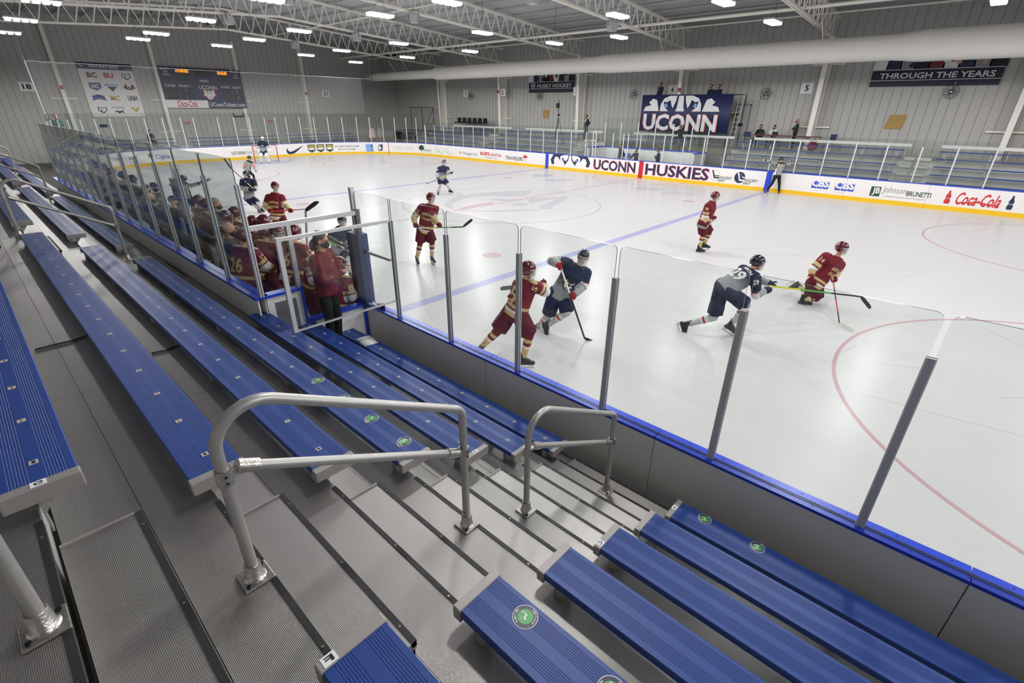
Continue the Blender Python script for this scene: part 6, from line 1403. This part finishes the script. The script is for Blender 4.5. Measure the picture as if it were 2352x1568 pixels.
tag(MB().box(-14.95, -14.3, YW - .04, YW - .005, 3.2, 3.9).build('plywood_patch', 'plywood'), 'small square plywood patch on the far wall near the tripod', 'board')
tag(MB().prism([(11.05, 3.1), (11.9, 3.1), (12.0, 3.85), (11.2, 3.85)], lambda u, v, k: (u, k, v), YW - .05, YW - .014).build('plywood_patch', 'plywood'), 'tan plywood patch on the far wall below THROUGH THE YEARS', 'board')
tag(MB().box(-37.39, -35.2, 19.2, 20.98, 7.3, 9.0).box(-35.18, -35.16, 19.9, 20.4, 7.9, 8.5).build('heater_unit', 'wall_paint'), 'boxy air unit high in the far corner above the duct end', 'air unit')
for i, (x_, y_, z_) in enumerate(((-1.55, 19.83, 5.3), (-19.6, 19.83, 5.4))): tag(MB().box(x_ - .09, x_ + .09, y_ - .02, y_ + .06, z_ - .12, z_ + .12).build('fire_alarm', 'red_metal'), 'small red alarm box on a cream column, %s from the camera' % NTH[i], 'alarm')
for i, (y_, z_) in enumerate(((-9.6, 5.15), (9.7, 5.2))): tag(MB().box(-37.1, -37.0, y_ - .09, y_ + .09, z_ - .12, z_ + .12).build('fire_alarm', 'red_metal'), 'small red alarm box on the end wall columns, %s from the near side' % NTH[i], 'alarm')
# penalty box behind the far boards
t = thing('penalty_box', 'white walled penalty box with blue caps behind the far boards', 'penalty box')
MB().box(-4.3, 3.3, 14.56, 14.62, -.1, 1.62).build('back_wall', 'white_board', t); MB().box(-4.35, 3.35, 14.5, 14.68, 1.62, 1.68).build('blue_cap', 'blue_cap', t)
for x_ in (-4.3, -3.9, 3.25): MB().box(x_ - .04, x_ + .04, 13.0, 14.56, -.1, 1.62).build('side_wall', 'white_board', t); MB().box(x_ - .06, x_ + .06, 13.0, 14.5, 1.62, 1.67).build('blue_cap', 'blue_cap', t)
MB().box(-4.34, 3.3, 13.0, 14.5, -.1, .02).build('floor_mat', 'rubber', t)
for k, x_ in enumerate((-4.01, -2.77, -1.48, -.23, .99, 2.25, 3.3)):
    tag(MB().box(x_ - .03, x_ + .03, 14.57, 14.61, 1.68, 3.2).build('glass_post', 'white_post'), 'white post behind the penalty box, %s from the left' % NTH[k], 'glass post', 'posts behind the penalty box')
    if k < 6: pane((x_ + .04, 14.59), ((-4.01, -2.77, -1.48, -.23, .99, 2.25, 3.3)[k + 1] - .04, 14.59), 1.69, 3.5, 'tall pane behind the penalty box, %s from the left' % NTH[k], 'panes behind the penalty box')
t = thing('scorer_table', 'white table with screens inside the penalty box', 'table'); MB().box(-2.3, -1.2, 13.6, 14.1, .95, 1.0).build('table_top', 'white_board', t)
m = MB()
for x_ in (-2.25, -1.25):
    for y_ in (13.67, 14.02): MB().box(x_ - .02, x_ + .02, y_ - .02, y_ + .02, .02, .95).build('leg', 'alu_post', t)
for k, x_ in enumerate((-2.0, -1.6)): t = thing('monitor', 'small dark screen on the penalty box table, %s from the left' % NTH[k], 'monitor', (x_, 13.85, 1.0)); MB().box(-.15, .15, -.02, .02, .1, .35).build('screen', 'blue_text', t); MB().box(-.02, .02, -.02, .02, 0, .1).box(-.1, .1, -.06, .06, 0, .01).build('stand', 'black', t)
# tripod with camera
P_ = hit(1284, 245, 1, 15.9)
t = thing('camera_tripod', 'tall black camera tripod standing among the far benches', 'tripod', (P_.x, 15.9, tz(4)))
hz = P_.z - tz(4)
MB().tube([(0, 0, hz - 1.5), (0, 0, hz + .45)], .022, 8).build('mast', 'black_metal', t)
for a in (0.3, 2.5, 4.4): MB().tube([(0, 0, hz - .7), (.55 * math.cos(a), .3 * math.sin(a), 0.0)], .016, 6).build('leg', 'black_metal', t)
MB().box(-.22, -.02, -.1, .1, hz - .1, hz + .25).box(-.05, .08, -.06, .06, hz - .65, hz - .5).build('camera_head', 'black', t)
# table, chairs, bag behind the far counter
t = thing('folding_table', 'long dark topped table behind the far counter rail', 'table', (5.6, 19.75, 1.81)); MB().box(-1.3, 2.6, -.3, .3, .72, .76).build('table_top', 'maroon_text', t)
for x_ in (-1.2, 2.5): MB().box(x_ - .02, x_ + .02, -.25, .25, 0, .72).build('leg', 'alu_post', t)
for k, x_ in enumerate((4.75, 5.55)): t = thing('laptop', 'open black laptop on the far table, %s from the left' % NTH[k], 'laptop', (x_, 19.65, 2.57)); MB().box(-.17, .17, -.02, .0, 0, .22).build('screen', 'black', t); MB().box(-.17, .17, 0, .22, 0, .015).build('keyboard', 'black', t)
def chair(x_, y_, z_, rz, lb):
    t = thing('folding_chair', lb, 'chair', (x_, y_, z_), rz); MB().box(-.22, .22, -.22, .22, .43, .46).build('seat', 'banner_navy', t); MB().box(-.22, .22, -.24, -.2, .6, .92).build('backrest', 'banner_navy', t, .01)
    for a in (-1, 1):
        for b in (-1, 1): MB().tube([(a * .2, b * .2, 0), (a * .2, -.2 * (b < 0) + .16 * (b > 0), .45 if b > 0 else .9)], .012, 6).build('leg', 'alu_post', t)
chair(3.75, 19.9, 1.81, .3, 'blue folding chair left of the far table'); chair(8.75, 19.9, 1.81, 2.9, 'blue folding chair under the cream column behind the rail')
t = thing('gear_bag', 'maroon gear bag on the walkway behind the far benches', 'bag', (8.2, 18.2, 1.81)); v, f = shell_ellipsoid(V((0, 0, .3)), V((.28, 0, 0)), V((0, .18, 0)), V((0, 0, .26))); MB().add(v, f, 0, True).build('bag_body', 'maroon_cloth', t); MB().tube([(-.2, 0, .55), (0, 0, .7), (.2, 0, .55)], .015, 6).build('strap', 'black', t)
# goal
t = thing('hockey_goal', 'red hockey goal with white netting behind the goaltender', 'goal', (-25.85, 0, 0))
R_ = .03; m = MB().tube(bend([(0, -.914, 0), (0, -.914, 1.22), (0, .914, 1.22), (0, .914, 0)], .08, 6), R_, 12); m.build('posts_crossbar', 'red_metal', t)
MB().tube(bend([(0, -.914, .03), (-1.0, -.75, .03), (-1.0, .75, .03), (0, .914, .03)], .3, 8), .025, 8).tube([(-.5, -.8, 1.22), (-1.0, 0, .05)], .0001, 4).tube(bend([(0, -.85, 1.22), (-.5, -.7, 1.22), (-.5, .7, 1.22), (0, .85, 1.22)], .2, 6), .02, 8).build('rear_frame', 'stick_white', t)
m = MB()
for k in range(22):
    q = k / 21; y_ = -.9 + 1.8 * q; m.tube([(-.02, y_, 1.2), (-.5, y_ * .85, 1.2), (-1.0, y_ * .85, .04)], .004, 4)
for k in range(14): q = k / 13; m.tube([(-.5 - .5 * q, -.76, 1.2 - 1.16 * q), (-.5 - .5 * q, .76, 1.2 - 1.16 * q)], .004, 4); m.tube([(0, -.914, 1.2 - 1.16 * q), (-.5 - .5 * q, -.76, 1.2 - 1.16 * q)], .004, 4); m.tube([(0, .914, 1.2 - 1.16 * q), (-.5 - .5 * q, .76, 1.2 - 1.16 * q)], .004, 4)
m.build('netting', 'stick_white', t)
# safety netting above the end glass
def netmat():
    m = bpy.data.materials.new('net'); m.use_nodes = True; nt = m.node_tree; N = nt.nodes; L = nt.links; N.remove(N['Principled BSDF'])
    a = N.new('ShaderNodeBsdfTransparent'); b = N.new('ShaderNodeBsdfDiffuse'); b.inputs[0].default_value = (.8, .8, .8, 1); x_ = N.new('ShaderNodeMixShader')
    nz = N.new('ShaderNodeTexNoise'); nz.inputs['Scale'].default_value = .6; mu = N.new('ShaderNodeMath'); mu.operation = 'MULTIPLY'; mu.inputs[1].default_value = .10; L.new(nz.outputs[0], mu.inputs[0]); L.new(mu.outputs[0], x_.inputs[0])
    L.new(a.outputs[0], x_.inputs[1]); L.new(b.outputs[0], x_.inputs[2]); L.new(x_.outputs[0], N['Material Output'].inputs[0]); M['net'] = m
netmat()
A, B_ = hit(45, 110, 0, -29.4), hit(300, 150, 0, -29.4)
t = thing('safety_net', 'fine protective netting hung above the end glass', 'net')
zc = 6.4; ys = A.y
MB().add([(-29.4, ys, 3.4), (-29.4, 11.5, 3.4), (-29.4, 11.5, zc), (-29.4, ys, zc)], [(0, 1, 2, 3)]).build('netting', 'net', t)
MB().tube([(-29.4, ys, zc), (-29.4, 12.5, zc)], .018, 6).tube([(-29.4, ys, zc), (-29.4, ys + .05, 3.4)], .03, 6).tube([(-29.4, 12.5, zc), (-29.4, 12.5, 9.6)], .01, 5).tube([(-29.4, 0, zc), (-29.4, 0, 9.6)], .01, 5).tube([(-29.4, ys, zc), (-29.4, ys, 9.2)], .01, 5).build('support_cable', 'white_post', t)
# end bleachers behind the net
for k in range(4):
    for j, (a, b) in enumerate(((-11.5, -4.2), (-3.2, 4.0), (5.0, 11.8))):
        t = thing('bleacher_bench', 'blue bench of the scoreboard end, %s row up, %s block from the near side' % (NTH[k], NTH[j]), 'bench', (-31.0 - .61 * k, (a + b) / 2, .75 + .25 * k)); h = (b - a) / 2
        MB().box(-.13, .13, -h, h, .01, .05).build('seat_plank', 'seat_blue', t); m = MB()
        for q in range(5): y_ = -h + .3 + (2 * h - .6) * q / 4; m.box(-.03, .03, y_ - .03, y_ + .03, -.42, .01)
        m.build('bracket', 'galv', t)
    t = thing('bleacher_deck', 'aluminium footboard at the scoreboard end, %s row up' % NTH[k], 'bleacher deck'); MB().box(-31.45 - .61 * k, -30.85 - .61 * k, -12, 12, .28 + .25 * k, .33 + .25 * k).box(-30.86 - .61 * k, -30.85 - .61 * k, -12, 12, -.12, .28 + .25 * k).build('plank', 'aluminium', t)
# far corner: stepped fence, red-white signs, stacked dark chairs
t = thing('corner_railing', 'dark framed glass railing rising in the far corner stand', 'railing')
m = MB().tube([(-26.6, 16.5, 2.0), (-29, 19.6, 4.0), (-33, 19.6, 4.0)], .03, 6).tube([(-29, 19.6, 1.8), (-29, 19.6, 4.0)], .03, 6).tube([(-31, 19.6, 1.8), (-31, 19.6, 4.0)], .03, 6).tube([(-33, 19.6, 1.8), (-33, 19.6, 4.0)], .03, 6).tube([(-26.6, 16.5, 1.0), (-29, 19.6, 3.0)], .02, 6); m.build('rail', 'black_metal', t)
t = thing('corner_platform', 'raised grey platform in the far corner by the stairs', 'platform'); MB().box(-33.2, -26, 17.2, 19.9, -.12, 1.75).build('deck', 'concrete', t); MB().box(-33, -29, 17.15, 17.19, .9, 1.6).build('opening', 'black', t)  # flat black sheet paints the shade of an opening; the deck is solid
for k, y_ in enumerate((14.6, 15.6)):
    t = thing('barrier_sign', 'red and white folding sign leaning in the far corner, %s one' % ('left', 'right')[k], 'sign', (-33.5, y_, 1.0), .4 * k)
    MB().prism([(-.45, 0), (.45, 0), (.3, .9), (-.2, 1.1)], lambda u, v, q: (q, u, v), 0, .04).build('panel', 'white_board', t); MB().prism([(-.5, -.04), (.5, -.04), (.34, .95), (-.24, 1.17)], lambda u, v, q: (q, u, v), -.03, -.001).build('red_border', 'red_metal', t); MB().box(-.02, .02, -.4, -.35, -1.1, 0).box(-.02, .02, .35, .4, -1.1, 0).build('leg', 'red_metal', t)
for k in range(6):
    x_ = -25.0 + .75 * k; t = thing('stacked_chair', 'black folded chair stored by the far columns, %s from the left' % NTH[k], 'chair', (x_, 19.5, 1.81), 0, 'black chairs stored by the far columns')
    MB().box(-.28, .28, -.25, .25, .8, .9).build('seat', 'dark_cloth', t); MB().box(-.28, .28, .2, .26, .9, 1.3).build('backrest', 'dark_cloth', t, .02); MB().tube([(-.25, -.2, 0), (-.25, .2, .8)], .015, 6).tube([(.25, -.2, 0), (.25, .2, .8)], .015, 6).build('leg', 'black_metal', t)
# near odds and ends
P_ = hit(843, 783, 2, szz(0)); t = thing('paper_sheet', 'blank white sheet of paper lying on the front bench', 'paper', (P_.x, P_.y, szz(0) + .002), -.12)
m = MB(); n = 8; v = []
for i in range(n + 1):
    for k in (0, 1):
        z = .004 + .004 * math.sin(i * .7); v += [(-.17 + .34 * i / n, -.11 + .22 * k, z), (-.17 + .34 * i / n, -.11 + .22 * k, z + .0015)]
f = []
for i in range(n): a = 4 * i; b = a + 4; f += [(a, a + 2, b + 2, b), (a + 1, b + 1, b + 3, a + 3), (a, b, b + 1, a + 1), (a + 2, a + 3, b + 3, b + 2)]
m.add(v, f, 0, True).build('sheet', 'white_paper', t)
P_ = hit(842, 757, 2, .6); t = thing('drink_bottle', 'blue sports bottle with dark lid standing at the corner of the boards', 'bottle', (9.62, -13.1, .26))
bs = MB().tube([(0, 0, 0), (0, 0, .01), (0, 0, .14), (0, 0, .16), (0, 0, .19), (0, 0, .22)], [.035, .038, .038, .031, .037, .03], 16).build('bottle_body', 'blue_text', t); MB().tube([(0, 0, .22), (0, 0, .25), (0, 0, .255), (0, 0, .285)], [.032, .03, .012, .009], 12).build('lid', 'black', t)
for k, (px, py) in enumerate(((854, 699), (866, 703))):
    P_ = hit(px, py, 2, BH); t = thing('tape_roll', 'roll of white tape on the blue board cap, %s from the post' % ('farther', 'nearer')[1 - k], 'tape roll', (P_.x, P_.y, BH))
    m = MB(); n = 24; v = []
    for i in range(n):
        a = 2 * PI * i / n; c, s = math.cos(a), math.sin(a); v += [(.052 * c, .052 * s, 0), (.052 * c, .052 * s, .035), (.024 * c, .024 * s, .035), (.024 * c, .024 * s, 0)]
    f = [(i * 4 + q, ((i + 1) % n) * 4 + q, ((i + 1) % n) * 4 + (q + 1) % 4, i * 4 + (q + 1) % 4) for i in range(n) for q in range(4)]
    m.add(v, f).build('tape', 'white_paper', t)
for k, (px, py, m_, lb) in enumerate(((873, 706, 'plate', 'pale paper cup lying on the blue board cap'), (880, 709, 'black', 'black jar with ribbed lid on the blue board cap'))):
    P_ = hit(px, py, 2, BH); t = thing('jar' if k else 'paper_cup', lb, 'jar' if k else 'cup', (P_.x, P_.y, BH)); MB().tube([(0, 0, 0), (0, 0, .06)], .036, 14).build('body', m_, t); MB().tube([(0, 0, .06), (0, 0, .08)], .039, 14).build('lid', m_, t)
tag(MB().tube([(11.98, -16.95, tz(6) + .01), (11.9, -16.7, tz(6) + .012), (11.95, -16.5, tz(6) + .01), (11.9, -16.3, tz(5) + .3)][:3], .008, 6).build('floor_cable', 'black'), 'thin black cable across the deck behind row F', 'cable') if False else None
A, B_ = hit(80, 803, 2, tz(6) + .01), hit(207, 768, 2, tz(6) + .01)
tag(MB().tube([A, A.lerp(B_, .3) + V((.01, 0, 0)), A.lerp(B_, .7) + V((.03, 0, 0)), B_], .008, 8).build('floor_cable', 'black'), 'thin black cable crossing the deck of row G', 'cable')
A, B_ = hit(348, 811, 2, tz(5) + .01), hit(413, 793, 2, tz(5) + .01)
tag(MB().tube([A, A.lerp(B_, .4) + V((.02, 0, 0)), A.lerp(B_, .8) + V((.0, 0, 0)), B_], .008, 8).build('floor_cable', 'black'), 'thin black cable crossing the deck of row F', 'cable')
for k, (px, py) in enumerate(((491, 590), (505, 592), (418, 520), (443, 548))):
    P_ = hit(px, py, 1, BY - .0); tag(MB().box(P_.x - .1, P_.x + .1, BY + .02, BY + .024, P_.z - .14, P_.z + .14).build('notice_sheet', 'white_paper'), 'white sheet taped low inside the bench glass, %s from the corner' % NTH[k], 'sheet')
